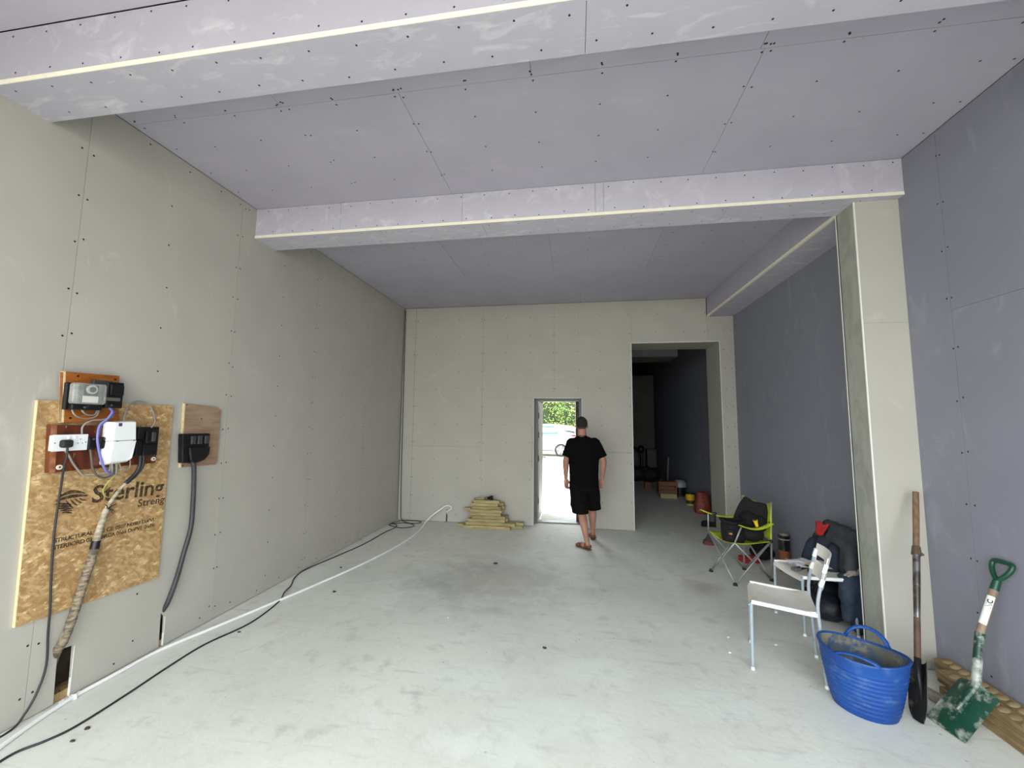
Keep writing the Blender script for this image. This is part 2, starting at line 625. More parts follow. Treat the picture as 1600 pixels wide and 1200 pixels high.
for x0, x1 in ((0, 1.2), (1.2, 3.6), (3.6, XR)): cboard(x0, x1, Y0, .6)
for x0, x1 in ((0, 2.4), (2.4, 4.8), (4.8, XR)): cboard(x0, x1, .6, 1.50)
for x0, x1 in ((0, 1.14), (1.14, 2.75), (2.75, 3.98), (3.98, XR)): cboard(x0, x1, 1.70, 2.17)
for x0, x1 in ((0, 1.93), (1.93, 4.005), (4.005, XR)): cboard(x0, x1, 2.17, 3.30)
for x0, x1 in ((0, 1.5), (1.5, 2.72), (2.72, 3.9), (3.9, 5.08)): cboard(x0, x1, 3.50, 5.30)
for x0, x1 in ((0, .9), (.9, 3.09), (3.09, 5.08)): cboard(x0, x1, 5.30, D)
MB().box((5.08, 3.5, H), (XR + .04, D, H + T)).build('plasterboard', M['purple'], ce)
pts = []
for x in (.06, .38, .76, 1.12, 1.16, 1.5, 1.91, 1.95, 2.35, 2.75, 3.15, 3.55, 3.99, 4.03, 4.4, 4.8, 5.2, 5.36):
    y = 1.85
    while y < 3.25:
        pts.append((x, y, H)); y += .29
    for yy in (2.145, 2.195): pts.append((x, yy, H))
    y = 3.68
    while y < 6.6 and x < 5.05:
        pts.append((x, y, H)); y += .31
    for yy in (.1, .4, .75, 1.05, 1.35): pts.append((x, yy, H))
screws('screw', pts, (0, 0, -1), ce)


# ---- ceiling beams boxed in lilac board
def beam(y0, y1, zb, xs_front, xs_bot, x1, n, mf, mb_):
    bb = MB().box((0.0, y0 + .03, zb + .03), (x1, y1 - .014, H + .01)).build('ceiling_beam', M['blockwork'], kind='structure')
    for a, b in zip(xs_front[:-1], xs_front[1:]):
        MB().box((a + G, y0, zb + .026), (b - G, y0 + T, H - .003)).build('plasterboard', M[mf], bb)
    for a, b in zip(xs_bot[:-1], xs_bot[1:]):
        MB().box((a + G, y0 + .0, zb), (b - G, y1, zb + .0125)).build('plasterboard', M[mb_], bb)
    MB().box((0.001, y1 - .0125, zb + .0125), (x1 - .002, y1, H - .003)).build('plasterboard', M['purple'], bb)
    # the pale double gypsum edge along the lower front arris
    MB().box((0.001, y0 - .004, zb + .0005), (x1 - .002, y0 + .01, zb + .0120)).build('board_edge', M['edge'], bb)
    MB().box((0.001, y0 - .003, zb + .0130), (x1 - .002, y0 + .01, zb + .0255)).build('board_edge', M['edge'], bb)
    pts = []
    x = .12
    while x < x1 - .05:
        pts += [(x, y0 - .0003, H - .035), (x + .06, y0 - .0003, zb + .05)]; x += .21
    screws('screw', pts, (0, -1, 0), bb, .0055)
    pts = []
    x = .1
    while x < x1 - .05:
        pts += [(x, y0 + .05, zb - .0003), (x + .11, y1 - .05, zb - .0003)]; x += .24
    screws('screw', pts, (0, 0, -1), bb, .0055)
    return bb


b1 = beam(1.503, 1.755, 3.352, [0, 2.95, XR], [0, 3.044, XR], XR, 1, 'purple_beam', 'purple_beam')
b2 = beam(3.283, 3.556, 3.367, [0, .872, 2.022, 3.165, 3.233, XR], [0, 1.25, 2.2, 4.2, XR], XR, 2, 'purple_dusty', 'purple_dusty')
# side beam over the alcove
PX, PXD = 5.115, 5.06
zs0, zs1 = 3.362, 3.352
b3 = MB().hexa([(PX + .03, 3.556, zs0 + .03), (XR + .03, 3.556, zs0 + .03), (XR + .05, D, zs1 + .03), (PXD + .03, D, zs1 + .03), (PX + .03, 3.556, H), (XR + .03, 3.556, H), (XR + .05, D, H), (PXD + .03, D, H)]).build('ceiling_beam', M['blockwork'], kind='structure')
for k0, k1 in ((0, .45), (.45, 1)):
    f = lambda t: (PX + (PXD - PX) * t, 3.556 + (D - 3.556) * t)
    (xa, ya), (xb, yb) = f(k0 + .0005), f(k1 - .0005)
    MB().hexa([(xa, ya, zs0 + .014), (xa + T, ya, zs0 + .014), (xb + T, yb, zs1 + .014), (xb, yb, zs1 + .014), (xa, ya, H - .003), (xa + T, ya, H - .003), (xb + T, yb, H - .003), (xb, yb, H - .003)]).build('plasterboard', M['purple'], b3)
MB().hexa([(PX, 3.557, zs0), (XR + .02, 3.557, zs0), (XR + .04, D - .001, zs1), (PXD, D - .001, zs1), (PX, 3.557, zs0 + T), (XR + .02, 3.557, zs0 + T), (XR + .04, D - .001, zs1 + T), (PXD, D - .001, zs1 + T)]).build('plasterboard', M['purple_dusty'], b3)
MB().hexa([(PX - .005, 3.56, zs0 - .003), (PX + .018, 3.56, zs0 - .003), (PXD + .018, D - .002, zs1 - .003), (PXD - .005, D - .002, zs1 - .003), (PX - .005, 3.56, zs0 + .022), (PX + .004, 3.56, zs0 + .022), (PXD + .004, D - .002, zs1 + .022), (PXD - .005, D - .002, zs1 + .022)]).build('corner_bead', M['edge'], b3)

# ---- right wall (front run, pillar, alcove run)
wr = MB().box((XR + .1, Y0, -.2), (XR + .35, 7.1, H + .3)).build('wall_right', M['void'], kind='structure')
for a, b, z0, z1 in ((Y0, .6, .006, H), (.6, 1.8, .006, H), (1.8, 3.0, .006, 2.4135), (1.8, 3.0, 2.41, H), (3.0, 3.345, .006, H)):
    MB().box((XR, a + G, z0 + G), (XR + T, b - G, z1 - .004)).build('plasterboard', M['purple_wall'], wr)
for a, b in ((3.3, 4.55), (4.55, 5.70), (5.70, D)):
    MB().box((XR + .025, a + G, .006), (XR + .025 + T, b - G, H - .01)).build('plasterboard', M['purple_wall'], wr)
pts = []
for y in (.3, .62, 1.2, 1.78, 1.82, 2.4, 2.98, 3.02):
    z = .18
    while z < H:
        pts.append((XR, y, z)); z += .33
screws('screw', pts, (-1, 0, 0), wr)
# pillar
PB = 3.56
pil = MB().box((PX + .03, 3.345 + .03, 0), (XR + .1, PB - .02, 3.37)).build('pillar', M['blockwork'], kind='structure')
for z0, z1 in ((.006, 2.415), (2.415, 3.366)):
    MB().box((PX + .001, 3.345, z0 + G), (XR, 3.345 + T, z1 - .0)).build('plasterboard', M['ivory'], pil)
MB().box((PX, 3.345 + .0005, .006), (PX + T, PB, 3.366)).build('plasterboard', M['filler'], pil)
MB().box((PX, PB - T, .006), (XR + .02, PB + .0005, 3.366)).build('plasterboard', M['ivory'], pil)
for (x, y) in ((PX, 3.345), (PX, PB)):
    MB().box((x - .003, y - .003, .006), (x + .006, y + .006, 3.366)).build('corner_bead', M['bead'], pil)

# ---- unseen lintel added over the front to keep sky light off the beams
lt_ = MB().box((-0.35, Y0 - .25, 3.30), (XR + .35, Y0, H + .3)).build('added_lintel', M['blockwork'], kind='structure')

# ---- back wall with two openings
DX0, DX1, DZ = 2.315, 3.098, 2.063        # small door
OX0, OX1, OZ = 3.892, 5.232, 2.952        # tall opening
RY = 7.36                                 # far side of the tall opening's reveal
wbk = MB()
wbk.box((-0.35, D + .08, -.2), (DX0 - .02, 7.06, H + .3))
wbk.box((DX0 - .02, D + .08, DZ + .02), (DX1 + .02, 7.06, H + .3))
wbk.box((DX1 + .02, D + .08, -.2), (OX0 - .03, RY - .01, H + .3))
wbk.box((OX0 - .03, D + .08, OZ + .02), (OX1 + .02, RY - .01, H + .3))
wbk.box((OX1 + .02, D + .08, -.2), (XR + .9, RY - .01, H + .3))
wb_ = wbk.build('wall_back', M['blockwork'], kind='structure')


def bboard(pts_, m='ivory'):
    MB().prism([(x, D, z) for x, z in pts_], (0, T, 0)).build('plasterboard', M[m], wb_)


def rect(x0, x1, z0, z1): return [(x0 + G, z0 + G), (x1 - G, z0 + G), (x1 - G, z1 - G), (x0 + G, z1 - G)]


top = H - .004
bboard(rect(0.045, .228, .006, top))
# board with the narrow slot for the white cable
bboard([(.23, .006), (.855, .006), (.860, .2), (.882, .2), (.882, .006), (1.44, .006), (1.44, 1.243), (.23, 1.243)])
bboard(rect(.229, 1.44, 1.244, top))
bboard(rect(1.44, DX0, .006, DZ)); bboard([(1.44 + G, DZ), (2.65, DZ), (2.65, top), (1.44 + G, top)])
bboard([(2.652, DZ), (DX1, DZ), (DX1, 1.2), (3.87, 1.2), (3.892, 1.2), (3.892, 2.417), (2.652, 2.417)])
bboard(rect(DX1, OX0, .006, 1.198))
bboard([(2.652, 2.419), (3.892, 2.419), (3.892, OZ), (3.9, OZ), (3.9, top), (2.652, top)])
bboard([(3.902, OZ), (5.05, OZ), (5.05, 3.35), (5.05, top), (3.902, top)])
bboard([(5.052, OZ), (OX1, OZ), (OX1, .006), (XR + .024, .006), (XR + .024, 3.351), (5.052, 3.351)])
MB().box((.0, D + .02, .006), (.045, D + .05, top)).build('plasterboard', M['ivory'], wb_)
# reveals of the tall opening
MB().box((OX1, D + T, .006), (OX1 + T, RY, OZ)).build('reveal_board', M['ivory'], wb_)
MB().box((OX0 - T, D + T, .006), (OX0, RY, OZ)).build('reveal_board', M['ivory'], wb_)
MB().box((OX0, D + T, OZ), (OX1, RY, OZ + T)).build('reveal_board', M['ivory'], wb_)
for a, b in (((OX0 - .004, D - .003, 0), (OX0 + .004, D + .008, OZ)), ((OX1 - .004, D - .003, 0), (OX1 + .004, D + .008, OZ)), ((OX0, D - .003, OZ - .004), (OX1, D + .008, OZ + .004))):
    MB().box(a, b).build('corner_bead', M['bead'], wb_)
# reveals of the door
MB().box((DX0 - T, D + T, .006), (DX0, 6.9, DZ)).build('reveal_board', M['ivory'], wb_)
MB().box((DX1, D + T, .006), (DX1 + T, 6.9, DZ)).build('reveal_board', M['ivory'], wb_)
MB().box((DX0, D + T, DZ), (DX1, 6.9, DZ + T)).build('reveal_board', M['ivory'], wb_)
for a, b in (((DX0 - .003, D - .002, 0), (DX0 + .003, D + .006, DZ)), ((DX1 - .003, D - .002, 0), (DX1 + .003, D + .006, DZ)), ((DX0, D - .002, DZ - .003), (DX1, D + .006, DZ + .003))):
    MB().box(a, b).build('corner_bead', M['bead'], wb_)
pts = []
for x in (.21, .25, .62, 1.02, 1.42, 1.46, 1.85, 2.25, 2.63, 2.67, 3.05, 3.4, 3.86, 4.3, 4.7, 5.03, 5.08, 5.3, 5.4):
    z = .12
    while z < H - .05:
        ind = DX0 - .02 < x < DX1 + .02 and z < DZ + .02
        ino = OX0 - .02 < x < OX1 + .02 and z < OZ + .02
        if not ind and not ino and not (x > 5.06 and z > 3.33): pts.append((x, D, z))
        z += .30
screws('screw', pts, (0, -1, 0), wb_)

# ---- door in the small opening: frame, threshold, leaf standing open outwards
grey_frame = mat('grey_door_frame', srgb(104, 104, 104), rough=.45, vary=.12, vscale=8)
d1 = MB().box((DX0, 6.9, .0), (DX0 + .05, 7.0, DZ)).build('door_1', grey_frame, kind='structure')
MB().box((DX1 - .042, 6.9, .0), (DX1, 7.0, DZ)).build('door_jamb', grey_frame, d1)
MB().box((DX0 + .05, 6.9, DZ - .045), (DX1 - .042, 7.0, DZ)).build('door_head', grey_frame, d1)
MB().box((DX0 + .05, 6.93, 0.001), (DX1 - .042, 7.06, .022)).build('threshold', M['steel'], d1, bevel=.004)
leaf = MB().box((DX0 + .022, 7.02, .03), (DX0 + .066, 7.80, DZ - .05)).build('door_leaf', mat('white_door_face', srgb(200, 203, 205), rough=.4, vary=.05), d1, bevel=.003)
for z in (.35, 1.05, 1.45, 1.78):
    MB().tube([(DX0 + .058, 6.995, z - .05), (DX0 + .058, 6.995, z + .05)], .009, 8).build('hinge', M['steel'], d1)
hd = MB(); hd.tube(bez([(DX0 + .066, 7.70, 1.02), (DX0 + .11, 7.70, 1.02), (DX0 + .12, 7.68, 1.02), (DX0 + .12, 7.58, 1.02)], 4), .01, 8).build('door_handle', M['steel'], d1)
# ragged plaster line beside the door
MB().box((DX0 - .028, D - .0008, .9), (DX0 - .022, D, 1.6)).build('joint_tape', M['blockwork'], wb_)

# ---- corner trim with the black cable running down it
# ---- room beyond the tall opening (unlit)
far = MB()
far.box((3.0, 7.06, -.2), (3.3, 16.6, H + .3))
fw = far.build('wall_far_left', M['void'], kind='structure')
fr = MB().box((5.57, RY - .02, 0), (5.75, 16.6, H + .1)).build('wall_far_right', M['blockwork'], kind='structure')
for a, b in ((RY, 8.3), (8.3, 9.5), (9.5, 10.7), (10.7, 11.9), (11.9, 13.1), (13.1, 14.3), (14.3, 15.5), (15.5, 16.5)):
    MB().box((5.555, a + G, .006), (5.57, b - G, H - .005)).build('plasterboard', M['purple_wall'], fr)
fc = MB().box((3.0, RY - .02, H), (6.2, 16.6, H + .3)).build('ceiling_far', M['void'], kind='structure')  # dark colour stands in for the shade under this ceiling
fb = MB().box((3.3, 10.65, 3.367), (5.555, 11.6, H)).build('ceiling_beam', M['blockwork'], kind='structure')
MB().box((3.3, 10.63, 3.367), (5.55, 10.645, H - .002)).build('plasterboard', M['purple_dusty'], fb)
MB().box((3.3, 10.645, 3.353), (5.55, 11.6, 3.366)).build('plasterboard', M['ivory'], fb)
fe = MB().box((3.0, 16.4, -.2), (6.2, 16.7, H + .3)).build('wall_far_end', M['void'], kind='structure')  # end wall coloured dark as well, deepening the shade of the room
grb = mat('darkened_board', srgb(92, 92, 86), rough=.9, vary=.15, vscale=3)  # pale partition coloured dark to stand in for the lack of light
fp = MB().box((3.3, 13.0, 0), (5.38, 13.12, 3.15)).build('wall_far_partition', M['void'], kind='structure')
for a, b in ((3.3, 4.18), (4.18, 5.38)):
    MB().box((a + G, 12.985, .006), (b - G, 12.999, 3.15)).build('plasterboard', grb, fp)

# ================================================================== OUTSIDE
gm = mat('outdoor_paving', srgb(176, 172, 164), rough=.9, col2=srgb(150, 146, 140), vscale=.8, detail=8, wear=srgb(196, 178, 150), wscale=1.4, wlo=.6, whi=.72, bump=.3, bscale=20)
tag(MB().sheet(lambda u, v: (-30 + 60 * u, 7.06 + 45 * v, -0.03), 10, 10).build('outdoor_ground', gm, recalc=False), kind='structure')
tag(MB().sheet(lambda u, v: (-30 + 60 * u, -40 + (40 + Y0) * v, -0.03), 10, 10).build('forecourt_ground', gm, recalc=False), kind='structure')
tag(MB().sheet(lambda u, v: (-.9 + 3.9 * u + .3 * math.sin(6 * v), 9.2 + 4.2 * v + .4 * u, -0.02), 12, 12, .002).build('paving_patch', mat('blue_grey_paving', srgb(150, 158, 160), rough=.35, col2=srgb(186, 184, 176), vscale=1.2, lo=.4, hi=.6), recalc=False), kind='structure')  # cooler blue-grey patch mottled with pale grey

# hedge behind the car
leafm = mat('hedge_leaf', srgb(112, 150, 66), rough=.6, col2=srgb(168, 186, 96), vscale=1.6, lo=.4, hi=.62, wear=srgb(196, 160, 96), wscale=.9, wlo=.6, whi=.7)
hd_t = thing('hedge', 'tall overgrown green hedge behind the white car', 'hedge', (1.5, 27.5, -.03))
core = MB()
rnd = random.Random(3)
for i in range(40):
    core.ell((-10 + i * .62, 28.2 + rnd.uniform(-.2, .2), 1.7 + rnd.uniform(-.3, .3)), .85, .7, 2.2 + rnd.uniform(-.3, .5), 8)
core.build('branches', mat('hedge_core', srgb(46, 60, 30), vary=.5, vscale=3), hd_t)
lv = MB()
for i in range(15000):
    x = rnd.uniform(-10, 14); z = rnd.uniform(-.02, 4.4)
    y = 27.35 + .25 * math.sin(x * 2.1) + .2 * math.sin(z * 3 + x) + rnd.uniform(-.2, .35) + max(0, z - 3.4) * .5
    if z > 3.9 + .4 * math.sin(x * 1.7) + .2 * math.sin(x * 5): continue
    c = V((x, y, z)); q = Euler((rnd.uniform(-1.2, 1.2), rnd.uniform(-1, 1), rnd.uniform(0, 6.28))).to_matrix()
    s_ = rnd.uniform(.05, .11)
    lv.add([c + q @ V((-s_, 0, 0)), c + q @ V((0, -s_ * .45, .02)), c + q @ V((s_, 0, 0)), c + q @ V((0, s_ * .45, .02))], [(0, 1, 2, 3)])
lv.build('foliage', leafm, hd_t, kind='stuff', recalc=False)


# car: side profile lofted across its width, local x = length (front at -x), y = width
def make_car():
    car = thing('car', 'white hatchback parked across the yard behind the doorway', 'car', (1.05, 21.9, -.03), math.radians(-7))
    Tm = wmat(car)
    paint = mat('white_car_paint', srgb(236, 238, 240), rough=.2, vary=.02, spec=.6)
    glass = mat('car_glass', srgb(70, 104, 122), rough=.35, vary=.1, spec=.3)
    # body profile by x: (x, zbottom, zbelt, ztop of body, halfwidth)
    secs = [(-2.15, .35, .62, .70, .62), (-2.0, .26, .74, .86, .78), (-1.6, .24, .86, .98, .86), (-1.0, .24, .92, 1.04, .89), (-.6, .24, .95, 1.08, .9),
            (0, .24, .97, 1.08, .9), (.8, .24, 1.0, 1.12, .9), (1.4, .25, 1.05, 1.2, .89), (1.85, .28, 1.1, 1.28, .85), (2.1, .36, 1.0, 1.18, .78), (2.18, .45, .8, 1.0, .7)]
    mb = MB(Tm)
    n = 16
    vs = []
    for x, zb, zm, zt, hw in secs:
        for k in range(n):
            a = 2 * PI * k / n + PI / n
            cy = math.copysign(abs(math.cos(a)) ** .35, math.cos(a)) * hw
            sz = math.copysign(abs(math.sin(a)) ** .45, math.sin(a))
            z = (zb + zt) / 2 + sz * (zt - zb) / 2
            vs.append((x, cy * (1 if z < zm else .97), z))
    fs = []
    for i in range(len(secs) - 1):
        for k in range(n):
            k2 = (k + 1) % n
            fs.append((i * n + k, i * n + k2, (i + 1) * n + k2, (i + 1) * n + k))
    fs += [tuple(range(n))[::-1], tuple((len(secs) - 1) * n + k for k in range(n))]
    mb.add(vs, fs)
    mb.build('body', paint, car, smooth=True, auto=50)
    # greenhouse
    gs = [(-1.15, 1.03, 1.06, .80, .78), (-.75, 1.04, 1.34, .82, .68), (-.25, 1.05, 1.56, .83, .62), (.4, 1.06, 1.64, .83, .6), (1.1, 1.1, 1.62, .82, .58), (1.7, 1.16, 1.54, .8, .58), (2.02, 1.2, 1.46, .74, .56)]
    mb = MB(Tm); vs = []; fs = []
    for x, zb, zt, wb2, wt in gs:
        vs += [(x, -wb2, zb), (x, -wb2 + .04, zb + (zt - zb) * .55), (x, -wt - .04, zt - .04), (x, -wt + .06, zt), (x, wt - .06, zt), (x, wt + .04, zt - .04), (x, wb2 - .04, zb + (zt - zb) * .55), (x, wb2, zb)]
    for i in range(len(gs) - 1):
        for k in range(7):
            fs.append((i * 8 + k, i * 8 + k + 1, (i + 1) * 8 + k + 1, (i + 1) * 8 + k))
    fs += [tuple(range(8)), tuple((len(gs) - 1) * 8 + k for k in range(8))]
    mb.add(vs, fs); mb.build('roof', paint, car, smooth=True, auto=40)
    for sgn in (-1, 1):
        for name, pl_ in (('front_window', [(-.62, 1.09), (-.60, 1.30), (-.22, 1.50), (.28, 1.56), (.28, 1.10)]), ('rear_window', [(.34, 1.10), (.34, 1.56), (.95, 1.53), (1.35, 1.36), (1.15, 1.14)])):
            o = [(x, sgn * (.845 - (z - 1.05) * .30), z) for x, z in pl_]
            MB(Tm).prism(o, (0, sgn * .012, 0)).build(name, glass, car)
        MB(Tm).prism([(1.45, sgn * .77, 1.36), (2.0, sgn * .73, 1.30), (2.04, sgn * .75, 1.18), (1.6, sgn * .80, 1.26)], (0, sgn * .02, 0)).build('tail_trim', M['dkgrey'], car)
        MB(Tm).prism([(1.75, sgn * .86, 1.12), (2.1, sgn * .79, 1.10), (2.12, sgn * .79, 1.0), (1.9, sgn * .855, 1.04)], (0, sgn * .015, 0)).build('tail_light', mat('tail_lamp', srgb(150, 30, 30), rough=.2), car)
        MB(Tm).box((-.3, sgn * .9, .30), (.95, sgn * .905, .33)).build('sill_strip', M['dkgrey'], car)
        for dx in (.1, .95):
            MB(Tm).box((dx, sgn * .895, .86), (dx + .2, sgn * .925, .885)).build('door_handle', paint, car, bevel=.006)
        MB(Tm).ell((-.72, sgn * .98, 1.12), .07, .09, .06, 8).build('wing_mirror', paint, car, smooth=True)
        for wx in (-1.35, 1.35):
            wh = MB(Tm)
            wh.tube([(wx, sgn * .74, .33), (wx, sgn * .905, .33)], .33, 28).build('tyre', M['rubber'], car, smooth=True, auto=40, bevel=.02)
            rim_ = MB(Tm); rim_.tube([(wx, sgn * .90, .33), (wx, sgn * .915, .33)], .235, 24)
            ri = rim_.build('wheel_rim', M['steel'], car)
            sp = MB(Tm)
            for k in range(5):
                a = 2 * PI * k / 5 + .3
                c = V((wx + .12 * math.cos(a), sgn * .925, .33 + .12 * math.sin(a)))
                sp.obox(c, .22, .02, .055, Matrix.Rotation(-a, 3, 'Y'))
            sp.tube([(wx, sgn * .91, .33), (wx, sgn * .94, .33)], .05, 12)
            sp.build('spokes', mat('alloy', srgb(225, 226, 228), rough=.3, metal=.3), ri)
    MB(Tm).prism([(2.03, -.55, 1.22), (2.03, .55, 1.22), (1.96, .5, 1.46), (1.96, -.5, 1.46)], (.03, 0, 0)).build('rear_screen', glass, car)
    MB(Tm).prism([(-1.12, -.6, 1.08), (-1.12, .6, 1.08), (-.36, .52, 1.51), (-.36, -.52, 1.51)], (-.02, 0, .02)).build('windscreen', glass, car)
    MB(Tm).box((2.17, -.25, .62), (2.195, .25, .73)).build('number_plate', mat('plate', srgb(230, 200, 60)), car)
    return car


make_car()
TONE[0] = .74

# ================================================================== ELECTRICS ON THE LEFT WALL
osb_m = mat('strand_board', srgb(200, 166, 116), rough=.7, col2=srgb(180, 142, 92), vscale=26, stretch=(1, .8, 1.1), lo=.36, hi=.62, detail=5,
            wear=srgb(230, 204, 150), wscale=20, wlo=.54, whi=.64, bump=.25, bscale=40)


def chips(m):
    """flakes: voronoi cells in stretched, turned coordinates tint the board"""
    nt = m.node_tree; N, L = nt.nodes, nt.links
    b = N['Principled BSDF']; src = b.inputs['Base Color'].links[0].from_socket
    tc = N.new('ShaderNodeTexCoord')
    prev = src
    for k, (rot, sc) in enumerate((((.45, 0, 0), (1, 18, 62)), ((-.5, 0, 0), (1, 26, 95)), ((1.2, 0, 0), (1, 22, 75)))):
        m0 = N.new('ShaderNodeMapping'); m0.inputs['Rotation'].default_value = rot
        L.new(tc.outputs['Object'], m0.inputs[0])
        mp = N.new('ShaderNodeMapping'); mp.inputs['Scale'].default_value = sc
        L.new(m0.outputs[0], mp.inputs[0])
        vo = N.new('ShaderNodeTexVoronoi'); vo.inputs['Scale'].default_value = 1.0; vo.inputs['Randomness'].default_value = 1
        L.new(mp.outputs[0], vo.inputs[0])
        sp = N.new('ShaderNodeSeparateColor'); L.new(vo.outputs['Color'], sp.inputs[0])
        r = N.new('ShaderNodeMapRange'); r.inputs[1].default_value = .62; r.inputs[2].default_value = .8; r.inputs[4].default_value = .6
        L.new(sp.outputs[k], r.inputs[0])
        x = N.new('ShaderNodeMix'); x.data_type = 'RGBA'
        L.new(r.outputs[0], x.inputs[0]); L.new(prev, x.inputs[6])
        x.inputs[7].default_value = (*(srgb(206, 180, 134), srgb(154, 114, 66), srgb(188, 152, 104))[k], 1)
        prev = x.outputs[2]
    L.new(prev, b.inputs['Base Color'])


chips(osb_m)
ink = mat('printed_ink', srgb(62, 48, 34), rough=.8, col2=srgb(120, 90, 56), vscale=70, lo=.5, hi=.62)
osb = MB().prism([(.018, 1.842, 1.752), (.018, 2.621, 1.754), (.018, 2.620, .516), (.018, 1.860, .533)], (-.017, 0, 0)).build('strand_board', osb_m)
tag(osb, 'large wood strand board sheet with black printed lettering on the wall', 'board')
MB().prism([(.0185, 1.842, 1.752), (.0185, 1.8395, 1.752), (.0185, 1.8575, .533), (.0185, 1.860, .533)], (-.018, 0, 0)).build('board_edge', M['osb_edge'], osb)
# lettering; x of the text runs along +y of the wall
sl = math.atan2(1.112 - 1.140, 2.62 - 2.148)


def wall_xf(y0, z0, ang):
    ca, sa = math.cos(ang), math.sin(ang)
    return lambda x, y, z: (.0186 + z, y0 + x * ca - y * sa, z0 + x * sa + y * ca)


text_mesh('lettering', 'Sterling', .150, ink, osb, wall_xf(2.150, 1.132, -.040), cut=.468, bold=.0026, spx=.99)
text_mesh('lettering', 'Strength', .070, ink, osb, wall_xf(2.430, 1.052, -.02), cut=.188, bold=.001)
text_mesh('lettering', 'STRUCTURAL USE: CE: 0507 N0883 DoPVL', .0335, ink, osb, wall_xf(1.985, .937, -.012), cut=.625, bold=.0006, spx=.92)['kind'] = 'stuff'
text_mesh('lettering', 'STERBORD 03  2  BRCA 0666 DoPV1  26/06', .0335, ink, osb, wall_xf(1.985, .898, -.012), cut=.625, bold=.0006, spx=.92)['kind'] = 'stuff'
# emblem: an ellipse of sweeping bands
em = MB()
def arc_band(y0, z0, y1, z1, w0, w1, bow):
    o, i_ = [], []
    for k in range(9):
        t = k / 8
        y = y0 + (y1 - y0) * t; z = z0 + (z1 - z0) * t + bow * math.sin(PI * t)
        wd = (w0 + (w1 - w0) * t) * math.sin(PI * min(max(t, .08), .94)) ** .5
        o.append((.0187, y, z + wd)); i_.append((.0187, y, z - wd))
    em.prism(o + i_[::-1], (.0005, 0, 0))
# upper swoosh, then two fans of stripes that cross
arc_band(1.990, 1.200, 2.115, 1.196, .014, .006, .018)
arc_band(1.972, 1.176, 2.128, 1.180, .010, .010, .012)
for k in range(5):
    arc_band(1.970 + .010 * k, 1.158 - .014 * k, 2.050 + .002 * k, 1.142 - .013 * k, .0062, .0055, .003)
for k in range(4):
    arc_band(2.020 + .022 * k, 1.172, 2.062 + .020 * k, 1.118 + .012 * k, .0065, .006, -.004)
em.build('printed_emblem', ink, osb)

varn = mat('varnished_orange_board', srgb(186, 112, 44), rough=.25, col2=srgb(150, 84, 34), vscale=5, stretch=(1, 1.2, 6), vary=.2, spec=.6, wear=srgb(206, 170, 120), wscale=12, wlo=.64, whi=.72)
redm = mat('red_brown_board', srgb(126, 62, 34), rough=.3, col2=srgb(92, 44, 26), vscale=6, stretch=(1, 5, 1.2), spec=.6, wear=srgb(200, 170, 140), wscale=16, wlo=.62, whi=.70)
mbd = MB().prism([(.05, 1.922, 1.925), (.05, 2.215, 1.932), (.05, 2.235, 1.635), (.05, 1.940, 1.628)], (-.031, 0, 0)).build('meter_board', varn, bevel=.003)
tag(mbd, 'varnished orange wooden backboard carrying the old electricity meter', 'board')
MB().prism([(.0505, 1.922, 1.925), (.0505, 1.930, 1.925), (.0505, 1.948, 1.628), (.0505, 1.940, 1.628)], (-.03, 0, 0)).build('pale_edge', M['osb_edge'], mbd)
for y, z in ((1.975, 1.655), (1.99, 1.905), (2.19, 1.905)):
    MB().tube([(.0495, y, z), (.053, y, z)], .006, 10).build('screw', M['screw'], mbd)
rbd = MB().prism([(.055, 1.888, 1.617), (.055, 2.494, 1.597), (.055, 2.495, 1.345), (.055, 1.903, 1.345)], (-.035, 0, 0)).build('fuse_board', redm, bevel=.003)
tag(rbd, 'red brown varnished board with sockets and white consumer unit', 'board')
MB().prism([(.0555, 1.888, 1.617), (.0555, 1.915, 1.616), (.0555, 1.930, 1.345), (.0555, 1.903, 1.345)], (.001, 0, 0)).build('worn_edge', mat('worn_varnish', srgb(196, 140, 104), rough=.4, col2=srgb(150, 80, 50), vscale=20), rbd)
for y, z in ((1.945, 1.372), (2.474, 1.577), (2.474, 1.375)):
    w_ = MB().tube([(.055, y, z), (.062, y, z)], .014, 14).build('washer', M['screw_ring'], rbd)
    MB().tube([(.062, y, z), (.0635, y, z)], .005, 8).build('screw', M['screw'], w_)

# meter with its glass cover, dial and rating plate
mt = thing('electricity_meter', 'old electricity meter under a clear cover with round dial and white plate', 'meter', (.05, 2.01, 1.71))
MB().box((.052, 1.925, 1.703), (.075, 2.115, 1.862)).build('base', M['black'], mt, bevel=.006)
MB().box((.075, 1.94, 1.703), (.108, 2.095, 1.735)).build('terminal_cover', M['black'], mt, bevel=.006)
body = MB().box((.075, 1.935, 1.738), (.112, 2.09, 1.86)).build('housing', mat('meter_grey', srgb(148, 146, 136), rough=.3, col2=srgb(96, 94, 88), vscale=18, spec=.7), mt, bevel=.012, seg=3)
MB().tube([(.112, 2.022, 1.826), (.124, 2.022, 1.826)], .027, 24).build('dial', mat('dial_grey', srgb(190, 190, 184), rough=.25), body)
MB().tube([(.1245, 2.022, 1.826), (.126, 2.022, 1.826)], .017, 20).build('dial_centre', M['dkgrey'], body)
MB().box((.112, 1.985, 1.79), (.1135, 2.06, 1.852)).build('dark_face', M['dkgrey'], body)
pm = mat('rating_plate', srgb(214, 214, 206), rough=.5, vary=.05)
pt = MB().box((.112, 1.983, 1.748), (.1145, 2.062, 1.786)).build('rating_plate', pm, body)
clear = mat('clear_cover', (.92, .95, .93), rough=.08, alpha=.16, spec=.8)
MB().box((.076, 1.932, 1.736), (.138, 2.094, 1.863)).build('clear_cover', clear, mt, bevel=.016, seg=4)
